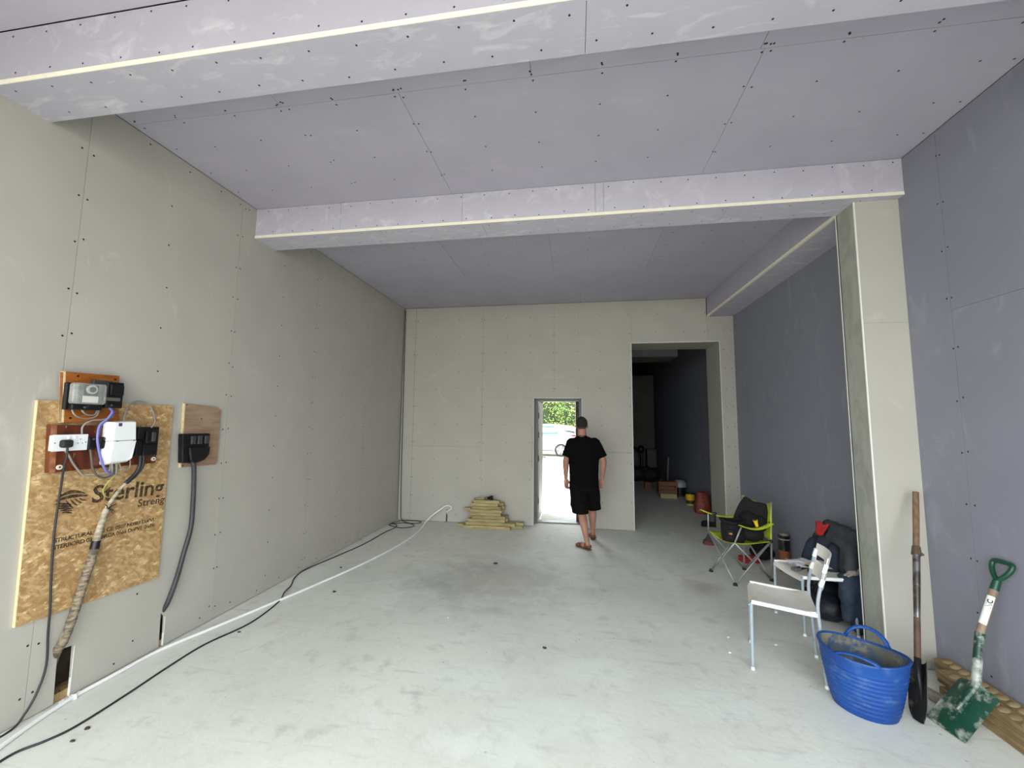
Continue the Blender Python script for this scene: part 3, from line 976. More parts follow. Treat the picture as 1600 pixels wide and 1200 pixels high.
MB().tube([(.108, 2.0, 1.718), (.112, 2.0, 1.718)], .006, 8).build('seal_screw', M['steel'], mt)
co = thing('cutout_fuse', 'black fuse block beside the old meter on the orange board', 'fuse box', (.05, 2.16, 1.72))
MB().box((.05, 2.12, 1.72), (.095, 2.215, 1.885)).build('block', M['black'], co, bevel=.006)
MB().box((.095, 2.128, 1.80), (.112, 2.205, 1.865)).build('fuse_carrier', M['black'], co, bevel=.005)
MB().box((.095, 2.105, 1.765), (.107, 2.19, 1.785)).build('label_strip', mat('dull_metal', srgb(130, 128, 118), rough=.4, metal=.4), co)
MB().box((.05, 2.055, 1.862), (.08, 2.16, 1.89)).build('top_lug', M['dkgrey'], co, bevel=.004)
MB().tube([(.095, 2.15, 1.737), (.099, 2.15, 1.737)], .006, 8).build('screw', M['steel'], co)

# double socket with the black plug
so = thing('double_socket', 'white double wall socket on the red brown board', 'socket', (.055, 1.96, 1.47))
MB().box((.055, 1.885, 1.468), (.080, 2.048, 1.556)).build('back_box', M['white_pl'], so, bevel=.004)
pl_ = MB().box((.080, 1.882, 1.465), (.088, 2.051, 1.559)).build('face_plate', M['white_pl'], so, bevel=.003)
for y in (1.955, 1.985):
    MB().box((.088, y - .006, 1.532), (.093, y + .006, 1.548)).build('switch', M['white_pl'], pl_, bevel=.002)
for y in (2.012,):
    for dy, dz in ((0, .016), (-.011, -.008), (.011, -.008)):
        MB().box((.0875, y + dy - .003, 1.515 + dz - .002), (.0887, y + dy + .003, 1.515 + dz + .002)).build('pin_hole', M['dkgrey'], pl_)
for y in (1.893, 2.04):
    MB().tube([(.088, y, 1.512), (.0886, y, 1.512)], .0035, 8).build('screw', M['steel'], pl_)
pg = thing('plug', 'black plug in the white socket with a long black lead', 'plug', (.088, 1.934, 1.502))
MB().box((.088, 1.908, 1.485), (.122, 1.962, 1.53)).build('plug_body', M['rubber'], pg, bevel=.012, seg=3)
MB().tube(bez([(.112, 1.936, 1.490), (.112, 1.938, 1.44), (.08, 1.952, 1.36), (.05, 1.968, 1.25), (.03, 1.975, 1.0), (.03, 1.984, .75), (.028, 1.997, .57), (.012, 2.011, .43), (.012, 2.019, .255), (.014, 1.99, .13), (.02, 1.94, .045), (.03, 1.88, .006), (.05, 1.70, .0055), (.12, 1.45, .0055), (.3, 1.1, .0055)], 6), .0055, 8).build('lead', M['cable_black'], pg, smooth=True)

for i, (y0, y1, x1, lab) in enumerate(((2.052, 2.096, .095, 'black connector block touching the white socket'), (2.098, 2.142, .112, 'dark connector block overlapping the white consumer unit'))):
    j = thing('connector_block', lab, 'connector', (.055, (y0 + y1) / 2, 1.47), group='connector blocks')
    MB().box((.055, y0, 1.468), (x1, y1, 1.540)).build('block', M['black'], j, bevel=.004)
    MB().tube([(x1, (y0 + y1) / 2, 1.528), (x1 + .003, (y0 + y1) / 2, 1.528)], .006, 10).build('screw', M['steel'], j)
    MB().box((x1, y0 + .006, 1.475), (x1 + .002, y1 - .006, 1.512)).build('cap', M['black'], j)

# consumer unit: boxed body, sloping chamfer down the near side
cu = thing('consumer_unit', 'white plastic consumer unit with a split flap cover', 'consumer unit', (.055, 2.2, 1.38))
out = [(2.10, 1.634), (2.285, 1.640), (2.300, 1.505), (2.287, 1.393), (2.268, 1.375), (2.135, 1.366), (2.10, 1.40)]
MB().prism([(.055, max(y, 2.145), z) for y, z in out[:-1]], (.05, 0, 0)).build('back_body', M['white_pl'], cu, bevel=.004)
f1 = MB()
f1.add([(.105, 2.118, 1.634), (.105, 2.285, 1.640), (.105, 2.297, 1.515), (.105, 2.118, 1.515), (.142, 2.150, 1.630), (.142, 2.270, 1.634), (.142, 2.280, 1.516), (.142, 2.150, 1.516)],
       [(0, 1, 5, 4), (1, 2, 6, 5), (2, 3, 7, 6), (3, 0, 4, 7), (4, 5, 6, 7), (0, 3, 2, 1)])
f1.build('upper_cover', M['white_pl'], cu, bevel=.002)
f2 = MB()
f2.add([(.105, 2.118, 1.513), (.105, 2.297, 1.513), (.105, 2.285, 1.393), (.105, 2.265, 1.377), (.105, 2.137, 1.369), (.105, 2.112, 1.40),
        (.144, 2.150, 1.513), (.144, 2.282, 1.513), (.138, 2.270, 1.40), (.134, 2.255, 1.387), (.134, 2.152, 1.381), (.140, 2.143, 1.40)],
       [(5, 4, 3, 2, 1, 0), (6, 7, 8, 9, 10, 11), (0, 1, 7, 6), (1, 2, 8, 7), (2, 3, 9, 8), (3, 4, 10, 9), (4, 5, 11, 10), (5, 0, 6, 11)])
f2.build('lower_flap', M['white_pl'], cu, bevel=.002)
MB().box((.1425, 2.168, 1.606), (.1435, 2.188, 1.626)).build('maker_badge', mat('badge', srgb(86, 84, 104), rough=.4, vary=.3, vscale=200), cu)
for y in (2.162, 2.262):
    MB().box((.143, y, 1.511), (.1458, y + .012, 1.5155)).build('flap_catch', M['dkgrey'], cu)

fs_ = thing('fuse_switch', 'black fuse switch right of the white consumer unit', 'fuse box', (.055, 2.41, 1.40))
MB().box((.055, 2.31, 1.40), (.085, 2.475, 1.600)).build('back_plate', M['black'], fs_, bevel=.004)
MB().box((.085, 2.315, 1.52), (.108, 2.36, 1.598)).build('fuse_carrier', M['black'], fs_, bevel=.006)
MB().box((.085, 2.37, 1.49), (.112, 2.45, 1.575)).build('fuse_carrier', M['black'], fs_, bevel=.006)
MB().box((.112, 2.40, 1.50), (.124, 2.425, 1.565)).build('grip', M['dkgrey'], fs_, bevel=.004)
MB().box((.085, 2.37, 1.405), (.095, 2.465, 1.48)).build('terminal_shroud', M['black'], fs_, bevel=.005)
MB().box((.085, 2.32, 1.405), (.1, 2.355, 1.51)).build('terminal_shroud', M['black'], fs_, bevel=.004)

# loose wiring
def cable(name, pts_, r, m, label, group=None, k=6, n=8):
    o = MB().tube(bez(pts_, k), r, n).build(name, m, smooth=True)
    return tag(o, label, 'cable', group)


cable('power_cable', [(.065, 1.955, 1.47), (.085, 1.965, 1.44), (.075, 2.0, 1.385), (.068, 2.055, 1.318), (.068, 2.10, 1.303), (.07, 2.165, 1.303), (.078, 2.19, 1.325), (.075, 2.195, 1.37)], .0055, M['cable_grey'], 'thick grey cable looping from under the white socket')
cable('power_cable', [(.075, 2.075, 1.472), (.088, 2.076, 1.42), (.082, 2.095, 1.35), (.078, 2.132, 1.297), (.078, 2.178, 1.285), (.08, 2.215, 1.31), (.075, 2.222, 1.37)], .006, mat('brown_cable', srgb(116, 104, 98), rough=.5, vary=.2), 'brown grey cable looping below the connector blocks')
cable('blue_wire', [(.08, 2.150, 1.722), (.118, 2.142, 1.695), (.12, 2.118, 1.652), (.118, 2.082, 1.61), (.125, 2.072, 1.535), (.125, 2.088, 1.455), (.118, 2.118, 1.376), (.1, 2.165, 1.318), (.08, 2.21, 1.305)], .0065, M['cable_blue'], 'blue wire curving from the meter down past the consumer unit')
cable('blue_wire', [(.08, 2.158, 1.722), (.115, 2.155, 1.69), (.112, 2.13, 1.652), (.105, 2.098, 1.61), (.108, 2.085, 1.54)], .006, mat('violet_cable', srgb(104, 98, 170), rough=.45), 'violet wire beside the blue wire under the fuse block')
cable('tail_wire', [(.085, 1.955, 1.71), (.1, 1.957, 1.68), (.095, 1.985, 1.66), (.08, 2.04, 1.652), (.075, 2.09, 1.668), (.075, 2.10, 1.71)], .0045, M['cable_grey'], 'outer grey wire looping under the old meter')
cable('tail_wire', [(.085, 2.0, 1.71), (.1, 2.003, 1.69), (.09, 2.03, 1.676), (.08, 2.075, 1.676), (.075, 2.09, 1.70), (.075, 2.095, 1.725)], .0045, M['cable_grey'], 'inner short grey wire looping under the old meter')
cable('tail_wire', [(.07, 2.175, 1.722), (.09, 2.17, 1.67), (.08, 2.13, 1.648), (.07, 2.07, 1.640), (.068, 2.03, 1.605), (.07, 2.03, 1.555)], .005, M['cable_grey'], 'grey wire running from the fuse block down to the socket')
cable('power_cable', [(.1, 2.235, 1.635), (.08, 2.245, 1.665), (.05, 2.285, 1.735), (.03, 2.35, 1.775), (.03, 2.43, 1.755), (.05, 2.455, 1.69), (.085, 2.44, 1.635), (.095, 2.41, 1.595)], .0055, M['cable_grey'], 'grey cable arching above the white consumer unit to the fuse switch')
cable('earth_wire', [(.09, 2.228, 1.372), (.07, 2.232, 1.3), (.04, 2.208, 1.235), (.03, 2.202, 1.195), (.026, 2.222, 1.16), (.024, 2.245, 1.15)], .003, M['cable_green'], 'thin green and yellow earth wire hanging over the lettering')
cable('tail_wire', [(.09, 2.235, 1.37), (.1, 2.238, 1.338), (.1, 2.262, 1.322), (.1, 2.29, 1.334), (.09, 2.298, 1.385)], .004, M['cable_grey'], 'small u shaped grey wire below the consumer unit')
for i, (y, lab) in enumerate(((2.180, 'leftmost of the grey tails below the consumer unit'), (2.205, 'second of the grey tails below the consumer unit'))):
    cable('tail_wire', [(.09, y + .01, 1.375), (.095, y + .012, 1.34), (.085, y + .02, 1.31), (.07, y + .03, 1.296)], .006, M['cable_grey'], lab)

# thick old supply cable wrapped in tape, coming out of the notch
arm = thing('supply_cable', 'thick taped supply cable rising from the wall notch to the fuse switch', 'cable', (.03, 2.05, .3))
tape = mat('old_tape_wrap', srgb(166, 150, 126), rough=.8, col2=srgb(104, 92, 78), vscale=26, stretch=(1, 1, 2.5), lo=.4, hi=.6, bump=.6, bscale=60)
tape2 = mat('silvery_sheath', srgb(206, 196, 172), rough=.55, col2=srgb(140, 124, 100), vscale=22, stretch=(1, 1, 2), bump=.4, bscale=50)
low = bez([(-.07, 2.075, .02), (-.06, 2.085, .16), (-.01, 2.075, .29), (.045, 2.068, .37), (.055, 2.095, .50), (.055, 2.128, .66), (.055, 2.155, .78), (.055, 2.168, .855)], 6)
MB().tube(low, [.0225 + .0013 * math.sin(i * 2.3) for i in range(len(low))], 14).build('taped_lower_sheath', tape, arm, smooth=True)
MB().tube([(.055, 2.168, .852), (.055, 2.174, .90)], [.0235, .022], 14).build('black_tape_band', M['black'], arm, smooth=True, auto=50)
mid = bez([(.055, 2.173, .895), (.055, 2.185, .96), (.056, 2.200, 1.03), (.058, 2.212, 1.085)], 5)
MB().tube(mid, [.0195 - .0002 * i for i in range(len(mid))], 12).build('pale_sheath', tape2, arm, smooth=True)
up_ = bez([(.058, 2.210, 1.08), (.06, 2.232, 1.13), (.068, 2.265, 1.19), (.076, 2.305, 1.245)], 5)
MB().tube(up_, [.0135 - .0003 * i for i in range(len(up_))], 10).build('thin_sheath', tape2, arm, smooth=True)
rk = random.Random(4)
rg = MB()
for i in range(16):
    a = rk.uniform(0, 2 * PI)
    p0 = V((.06, 2.212, 1.09)) + V((0.01 * math.cos(a), 0, 0))
    d = V((rk.uniform(.0, .03), rk.uniform(-.045, .045), rk.uniform(-.045, .035)))
    rg.tube([p0, p0 + d * .5 + V((.006, 0, .004)), p0 + d], [.0035, .0025, .001], 5)
rg.build('frayed_ends', M['black'], arm)
for dy, r, nm in ((0, .011, 'black_core'), (.014, .009, 'black_core')):
    MB().tube(bez([(.074, 2.292 + dy, 1.232), (.078, 2.345 + dy, 1.285), (.084, 2.365 + dy * 1.5, 1.34), (.085, 2.362 + dy * 1.5, 1.41)], 5), r, 9).build(nm, M['cable_black'], arm, smooth=True)

# plywood plate and its cutout with the black cable
ply = mat('plywood_plate', srgb(186, 158, 130), rough=.6, col2=srgb(160, 128, 102), vscale=5, stretch=(1, 1, 5), vary=.2)
pb = MB().prism([(.018, 2.712, 1.776), (.018, 3.010, 1.757), (.018, 3.040, 1.73), (.018, 3.042, 1.300), (.018, 3.030, 1.282), (.018, 2.722, 1.288)], (-.017, 0, 0)).build('plywood_plate', ply, bevel=.002)
tag(pb, 'small bare plywood plate with rounded corners on the wall', 'board')
MB().prism([(.0183, 2.706, 1.776), (.0183, 2.714, 1.776), (.0183, 2.724, 1.288), (.0183, 2.716, 1.288)], (-.017, 0, 0)).build('pale_edge', M['osb_edge'], pb)
for y, z in ((2.725, 1.765), (2.735, 1.30), (2.86, 1.66)):
    MB().tube([(.018, y, z), (.020, y, z)], .005, 8).build('screw', M['screw'], pb)
sc = thing('service_cutout', 'black service fuse block with three holders on the plywood plate', 'fuse box', (.018, 2.79, 1.32))
MB().prism([(.018, 2.675, 1.545), (.018, 2.91, 1.543), (.018, 2.905, 1.365), (.018, 2.87, 1.33), (.018, 2.80, 1.312), (.018, 2.69, 1.325)], (.045, 0, 0)).build('block', M['black'], sc, bevel=.006)
for y in (2.735, 2.79, 2.85):
    MB().box((.063, y, 1.462), (.083, y + .038, 1.528)).build('fuse_holder', M['dkgrey'], sc, bevel=.006)
MB().prism([(.063, 2.72, 1.44), (.063, 2.90, 1.438), (.063, 2.895, 1.375), (.063, 2.86, 1.335), (.063, 2.78, 1.315), (.063, 2.74, 1.34)], (.022, 0, 0)).build('terminal_cover', M['black'], sc, bevel=.008)
cb = cable('black_cable', [(.06, 2.775, 1.335), (.06, 2.79, 1.28), (.045, 2.815, 1.15), (.04, 2.825, 1.03), (.04, 2.825, .82), (.036, 2.785, .63), (.03, 2.75, .46), (.014, 2.712, .31), (-.03, 2.700, .22), (-.07, 2.700, .1), (-.08, 2.7, .05)], .0165,
           mat('thick_black_sheath', srgb(66, 68, 72), rough=.5, vary=.2, vscale=8), 'thick black cable dropping from the plywood plate into the wall slot', n=12)

# cables along the floor
r = .011
cable('white_cable', [(.60, .90, r), (.36, 1.30, r), (.16, 1.72, r), (.055, 2.08, r), (.045, 2.376, r), (.05, 2.655, r), (.14, 2.974, r), (.24, 3.323, r), (.38, 3.83, r), (.54, 4.50, r), (.65, 5.25, r), (.665, 5.80, r), (.62, 6.25, .012), (.60, 6.45, .05), (.66, 6.58, .125), (.76, 6.62, .20), (.86, 6.64, .268), (.93, 6.66, .272), (.955, 6.67, .235), (.92, 6.675, .20), (.87, 6.70, .17), (.868, 6.76, .10)], .0115,
      M['cable_white'], 'white cable running along the floor to the back wall slot', n=8)
r = .0058
cable('black_cable', [(.5, 1.15, r), (.30, 1.55, r), (.245, 1.75, r), (.30, 1.86, r), (.33, 1.972, r), (.318, 2.234, r), (.293, 2.489, r), (.285, 2.782, r), (.361, 3.115, r), (.31, 3.50, r), (.235, 3.68, .019), (.16, 3.87, r), (.06, 4.06, r), (.02, 4.3, r), (.10, 4.812, r), (.167, 5.312, r), (.17, 5.868, r),
                      (.20, 6.15, r), (.16, 6.33, r), (.06, 6.40, r), (.05, 6.28, .014), (.14, 6.22, .016), (.30, 6.18, r), (.44, 6.27, r), (.41, 6.41, r), (.24, 6.44, .018), (.08, 6.36, .02), (.03, 6.45, r), (.10, 6.61, r), (.30, 6.655, r), (.45, 6.62, r), (.46, 6.52, r), (.33, 6.48, r), (.2, 6.52, .02), (.11, 6.60, .06), (.075, 6.66, .2), (.06, 6.675, .5), (.05, 6.68, 1.2), (.04, 6.682, 2.2), (.03, 6.684, 3.0), (.026, 6.684, 3.62)], .0062,
      M['cable_black'], 'long black cable snaking over the floor and up the back corner', n=7)

# gypsum crumbs by the notch and scattered floor debris
ck = random.Random(9)
crumb_m = mat('gypsum_crumb', srgb(224, 222, 214), rough=.9, vary=.1)
dark_m = mat('dark_chip', srgb(70, 58, 50), rough=.8, vary=.3)
def chip(x, y, s, m, lab, nm='plaster_chip', cat='debris', h=.5, grp='floor debris'):
    mb = MB(); n = 7; zz = .0006
    a0 = ck.uniform(0, 6)
    b0 = [(x + s * math.cos(a0 + 2 * PI * k / n) * ck.uniform(.6, 1.1), y + s * .7 * math.sin(a0 + 2 * PI * k / n) * ck.uniform(.6, 1.1), zz) for k in range(n)]
    t0 = [(x + (p[0] - x) * .75, y + (p[1] - y) * .75, zz + s * h * ck.uniform(.6, 1.1)) for p in b0]
    mb.add(b0 + t0, [tuple(range(n))[::-1], tuple(range(n, 2 * n))] + [(k, (k + 1) % n, n + (k + 1) % n, n + k) for k in range(n)])
    return tag(mb.build(nm, m), lab, cat, grp)
for i, (x, y, s, lab) in enumerate(((.022, 2.10, .02, 'white plaster crumb nearest the camera below the wall notch'), (.032, 2.145, .028, 'largest white plaster crumb below the wall notch'), (.02, 2.185, .02, 'white plaster crumb farthest along below the wall notch'))):
    chip(x + .01, y, s, crumb_m, lab, 'plaster_crumb', 'rubble', 1.0, 'plaster crumbs below the notch')
for x, y, s, m, lab in ((.668, 3.809, .022, dark_m, 'dark chip on the floor just beyond the white cable'), (2.759, 3.166, .02, dark_m, 'dark brown chip alone in the middle of the floor'),
                        (.381, 2.985, .016, dark_m, 'dark chip on the floor beside the long black cable'), (.40, 1.967, .018, dark_m, 'dark sliver on the floor in the near corner by the cables'), (.43, 1.884, .014, dark_m, 'smallest dark sliver near the cables in the near corner'),
                        (4.091, 3.336, .013, crumb_m, 'white chip on the floor left of the front white chair'), (4.476, 3.507, .012, crumb_m, 'white chip on the floor under the front white chair'),
                        (.362, 4.429, .018, dark_m, 'dark chip by the wall beyond the cable crossing'), (1.914, 3.499, .009, crumb_m, 'tiny white chip near the floor stain'), (4.161, 3.564, .012, crumb_m, 'white fleck behind the front leg of the white chair'),
                        (2.055, 4.868, .035, dark_m, 'dark scrap lying on the stained patch of floor')):
    chip(x, y, s, m, lab)

# ================================================================== TIMBER PILE AT THE BACK
tim = mat('treated_timber', srgb(196, 182, 132), rough=.75, col2=srgb(166, 148, 100), vscale=5, stretch=(1.2, 6, 9), rand=.1, wear=srgb(120, 96, 62), wscale=7, wlo=.66, whi=.72)
rows = [  # (x0, x1, y0, layer, end lift, label)
    (1.13, 1.62, 6.46, 0, 'short batten poking out at the left foot of the timber pile'),
    (1.225, 1.99, 6.38, 0, 'lowest front batten of the timber pile'),
    (1.75, 2.17, 6.47, 0, 'batten with knotty end at the right foot of the pile'),
    (1.275, 2.06, 6.40, 1, 'batten second from the floor at the front of the pile'),
    (1.62, 2.185, 6.49, 1, 'batten behind the second layer reaching farthest right'),
    (1.30, 1.90, 6.41, 2, 'front batten in the third layer of the timber pile'),
    (1.315, 1.93, 6.50, 2, 'rear batten in the third layer of the timber pile'),
    (1.37, 1.905, 6.42, 3, 'front batten in the fourth layer of the timber pile'),
    (1.32, 1.925, 6.51, 3, 'rear batten with dark end in the fourth layer'),
    (1.335, 1.83, 6.43, 4, 'front batten in the fifth layer of the timber pile'),
    (1.335, 1.845, 6.43, 5, 'front batten in the sixth layer of the timber pile'),
    (1.215, 1.86, 6.52, 5, 'rear batten jutting out left from the sixth layer'),
    (1.36, 1.83, 6.44, 6, 'front batten in the seventh layer of the timber pile'),
    (1.40, 1.87, 6.53, 6, 'rear batten showing right of the seventh layer'),
    (1.34, 1.78, 6.45, 7, 'front batten in the eighth layer under the top one'),
    (1.345, 1.855, 6.54, 7, 'rear batten in the eighth layer of the timber pile'),
    (1.38, 1.80, 6.46, 8, 'topmost batten of the timber pile under the brush'),
]
rt = random.Random(12)
LH = .047
for x0, x1, y0, ly, lab in rows:
    hgt = LH - .001
    dx = rt.uniform(-.006, .006)
    mb = MB()
    a = rt.uniform(-.006, .006)
    mb.hexa([(x0, y0, ly * LH + .001), (x1, y0 + a, ly * LH + .001), (x1, y0 + .08 + a, ly * LH + .001), (x0, y0 + .08, ly * LH + .001),
             (x0 + dx, y0, ly * LH + hgt), (x1, y0 + a, ly * LH + hgt), (x1, y0 + .08 + a, ly * LH + hgt), (x0 + dx, y0 + .08, ly * LH + hgt)])
    o = mb.build('timber_batten', tim, bevel=.004)
    tag(o, lab, 'timber', 'treated battens stacked against the back wall')
zt = 9 * LH + .001
br = thing('hand_brush', 'black bristle brush lying on top of the timber pile', 'brush', (1.55, 6.5, zt))
MB().tube([(1.38, 6.48, zt + .016), (1.50, 6.49, zt + .016), (1.56, 6.50, zt + .02)], [.009, .012, .016], 10).build('handle', tim, br, smooth=True)
MB().tube([(1.555, 6.50, zt + .022), (1.60, 6.50, zt + .026)], [.018, .022], 12).build('ferrule', M['steel'], br, smooth=True)
bm_ = MB()
for i in range(90):
    a = rt.uniform(0, 2 * PI); q = math.sqrt(rt.random())
    s0 = V((1.60, 6.50 + .018 * q * math.cos(a), zt + .028 + .015 * q * math.sin(a)))
    e0 = V((1.685 + rt.uniform(-.01, .008), 6.50 + .035 * q * math.cos(a), max(zt + .004, zt + .034 + .036 * q * math.sin(a))))
    bm_.tube([s0, e0], [.004, .003], 4)
bm_.build('bristles', M['rubber'], br, kind='stuff')
# ================================================================== PERSON WALKING TO THE DOOR
skin = mat('skin', srgb(196, 148, 126), rough=.55, col2=srgb(178, 126, 106), vscale=9, spec=.3)
blackcloth = mat('black_cotton', srgb(14, 14, 16), rough=.95, vary=.25, vscale=12, bump=.4, bscale=14, spec=.1)
shortcloth = mat('black_shorts_cloth', srgb(20, 19, 20), rough=.95, vary=.3, vscale=10, bump=.5, bscale=12, spec=.1)
per = thing('person', 'person in black t-shirt, black shorts and brown sandals walking to the doorway', 'person', (3.13, 5.82, 0))
hipc = V((3.105, 5.86, .93))
B = MB()
hc = V((3.082, 5.87, 1.635))
RH = Euler((.10, 0, .12)).to_matrix()
# skull, jaw, neck
B.ell(hc + V((0, -.012, .012)), .076, .094, .094, 16, RH)
B.ell(hc + V((-.004, .03, -.045)), .058, .068, .075, 14, RH)
B.ell(hc + V((-.004, .052, -.088)), .036, .035, .03, 10, RH)          # chin
B.capsule((3.09, 5.85, 1.42), (3.085, 5.862, 1.57), .064, .058)
# nose, ears, brow
B.capsule(hc + V((-.008, .098, -.005)), hc + V((-.010, .112, -.035)), .010, .015, 8)
for s in (-1, 1):
    B.ell(hc + V((s * .078, -.008, -.022)), .011, .020, .032, 10, Euler((.15, 0, s * -.35)).to_matrix())
# torso
B.ring([((3.105, 5.86, .80), .165, .11), ((3.105, 5.86, .92), .165, .115), ((3.102, 5.862, 1.05), .155, .105), ((3.10, 5.868, 1.2), .175, .115), ((3.098, 5.868, 1.33), .19, .115), ((3.095, 5.862, 1.41), .17, .09), ((3.09, 5.858, 1.455), .08, .06)], 24)
# arms
AL = [(2.925, 5.862, 1.39), (2.858, 5.835, 1.13), (2.858, 5.865, .885)]
AR = [(3.275, 5.872, 1.395), (3.378, 5.842, 1.13), (3.362, 5.915, .895)]
for A in (AL, AR):
    B.capsule(A[0], A[1], .052, .041)
    fm_ = V(A[1]).lerp(V(A[2]), .3)
    B.capsule(A[1], fm_, .040, .042)
    B.capsule(fm_, A[2], .042, .026)
# hands: palm, four curled fingers, thumb
def hand(wr, side):
    wr = V(wr)
    d = V((.10 * -side * -1 * 0 + .03, .08, -1)).normalized() if side < 0 else V((-.06, .14, -1)).normalized()
    out = V((side * .6, .8, 0))           # back of the hand faces out and forward
    f = V((-side * .8, .6, 0))            # thumb side points in and forward
    f = (f - d * f.dot(d)).normalized(); out = (out - d * out.dot(d)).normalized(); R = Matrix((out, f, -d)).transposed()
    c = wr + d * .052
    B.ell(c, .017, .040, .052, 12, R)
    B.capsule(wr, c, .024, .022, 10)
    for k in range(4):
        yo = (.030, .010, -.010, -.028)[k]
        ln = (.038, .042, .040, .032)[k]
        p0 = wr + d * .088 + f * yo
        p1 = p0 + d * ln * .9 - out * .006
        p2 = p1 + (d * .55 - out * .8).normalized() * ln * .7
        p3 = p2 + (d * -.1 - out * 1).normalized() * ln * .45
        r = (.0095, .0098, .0095, .0085)[k]
        B.capsule(p0 - d * .02, p1, r * 1.05, r, 8); B.capsule(p1, p2, r, r * .93, 8); B.capsule(p2, p3, r * .93, r * .85, 8)
    t0 = wr + d * .03 + f * .028
    t1 = t0 + (d * .8 + f * .55 - out * .2).normalized() * .042
    t2 = t1 + (d * 1 + f * .05 - out * .45).normalized() * .034
    B.capsule(t0, t1, .013, .011, 8); B.capsule(t1, t2, .011, .009, 8)
hand(AL[2], -1); hand(AR[2], 1)
# legs
LEGL = [(3.02, 5.86, .88), (3.065, 5.765, .47), (3.140, 5.615, .085)]
LEGR = [(3.195, 5.875, .88), (3.225, 6.03, .47), (3.232, 6.11, .085)]
for L_ in (LEGL, LEGR):
    h_, k_, a_ = map(V, L_)
    B.capsule(h_, k_, .083, .056, 16)
    cf = k_.lerp(a_, .32) + V((0, -.012, 0))
    B.capsule(k_, cf, .052, .056, 14)
    B.capsule(cf, a_, .054, .032, 14)
# feet
def foot(heel, toe):
    heel, toe = V(heel), V(toe)
    d = (toe - heel).normalized(); sd = V((d.y, -d.x, 0))
    B.capsule(heel + V((0, 0, .052)) + d * .025, heel + d * .13 + V((0, 0, .048)), .030, .029, 12)
    B.capsule(heel + d * .12 + V((0, 0, .045)), heel + d * .19 + V((0, 0, .038)), .034, .026, 12)
    B.capsule(heel + d * .03 + V((0, 0, .06)), heel + d * .05 + V((0, 0, .10)), .030, .030, 10)
    for k in range(5):
        o = (k - 2) * .0165
        ln = (.252, .248, .240, .228, .214)[k] if True else 0
        B.capsule(heel + d * .18 + sd * o + V((0, 0, .034)), heel + d * ln + sd * o + V((0, 0, .030)), .0115, .010, 8)
    return heel, d, sd
FL = foot((3.168, 5.572, 0), (3.03, 5.75, 0))
FR = foot((3.236, 6.07, 0), (3.215, 6.32, 0))
body = B.build('body', skin, per, smooth=True, recalc=True)
remesh(body, .0062, 4)
# face details
eye_w = mat('eye_white', srgb(225, 222, 215), rough=.3); iris = mat('iris', srgb(60, 70, 70), rough=.2); lipm = mat('lips', srgb(160, 96, 88), rough=.5)
for s in (-1, 1):
    e = MB().ell(hc + V((s * .030 - .006, .082, .008)), .0125, .010, .009, 10).build('eye', eye_w, per, smooth=True)
    MB().ell(hc + V((s * .030 - .006, .0905, .008)), .0055, .003, .0055, 8).build('iris', iris, e, smooth=True)
MB().ell(hc + V((-.008, .094, -.058)), .022, .008, .006, 10).build('mouth', lipm, per, smooth=True)
# short hair: cap over the crown, faded at the nape
hairm = mat('short_dark_hair', srgb(30, 26, 24), rough=.9, col2=srgb(50, 44, 40), vscale=60, bump=.6, bscale=180)
hr = MB()
def hairpt(u, v):
    a = 2 * PI * u; th = PI * .63 * v
    q = V((.0815 * math.sin(th) * math.cos(a), .1005 * math.sin(th) * math.sin(a), .0995 * math.cos(th)))
    if q.y > 0: q.z = max(q.z, .035 + .012 * abs(math.cos(a)))
    elif abs(q.x) > .05 and q.y > -.04: q.z = max(q.z, -.012)
    return hc + V((0, -.012, .014)) + RH @ q
hr.sheet(hairpt, 28, 14, .004).build('hair', hairm, per, smooth=True)
fade = MB().sheet(lambda u, v: hc + V((0, -.012, .010)) + RH @ V((.0775 * math.sin(PI * (.50 + .22 * v)) * math.cos(PI * (1.02 + .96 * u)), .0975 * math.sin(PI * (.50 + .22 * v)) * math.sin(PI * (1.02 + .96 * u)), .0965 * math.cos(PI * (.50 + .22 * v)))), 16, 6, .003)
fade.build('cropped_nape', mat('cropped_hair', srgb(92, 78, 70), rough=.9, col2=srgb(74, 62, 56), vscale=80), per, smooth=True)
# t-shirt
Tt = MB()
Tt.ring([((3.108, 5.862, .775), .203, .140), ((3.108, 5.862, .86), .202, .142), ((3.106, 5.862, .96), .200, .138), ((3.104, 5.866, 1.08), .208, .134), ((3.101, 5.870, 1.2), .222, .138), ((3.098, 5.870, 1.31), .228, .136), ((3.096, 5.866, 1.385), .212, .118), ((3.094, 5.860, 1.43), .165, .095), ((3.09, 5.858, 1.462), .092, .074), ((3.088, 5.858, 1.472), .07, .062)], 32)
for A, o in ((AL, -1), (AR, 1)):
    s0 = V(A[0]) + V((-o * .02, 0, -.002)); e0 = V(A[0]).lerp(V(A[1]), .80) + V((o * .008, 0, 0))
    d_ = (e0 - s0)
    n_ = 5
    Tt.tube([s0 + d_ * (k / n_) for k in range(n_ + 1)], [.078 - .002 * k for k in range(n_ + 1)], 20)
    Tt.ell(s0 + V((0, 0, -.005)), .074, .078, .066, 12)
ts = Tt.build('t_shirt', blackcloth, per, smooth=True)
remesh(ts, .0085, 3, .014, .11)
MB().tube([V((3.088, 5.858, 1.468)) + V((.066 * math.cos(a), .060 * math.sin(a), .012 * -math.sin(a))) for a in [2 * PI * k / 24 for k in range(25)]], .007, 6, caps=False).build('neckline', blackcloth, per, smooth=True)
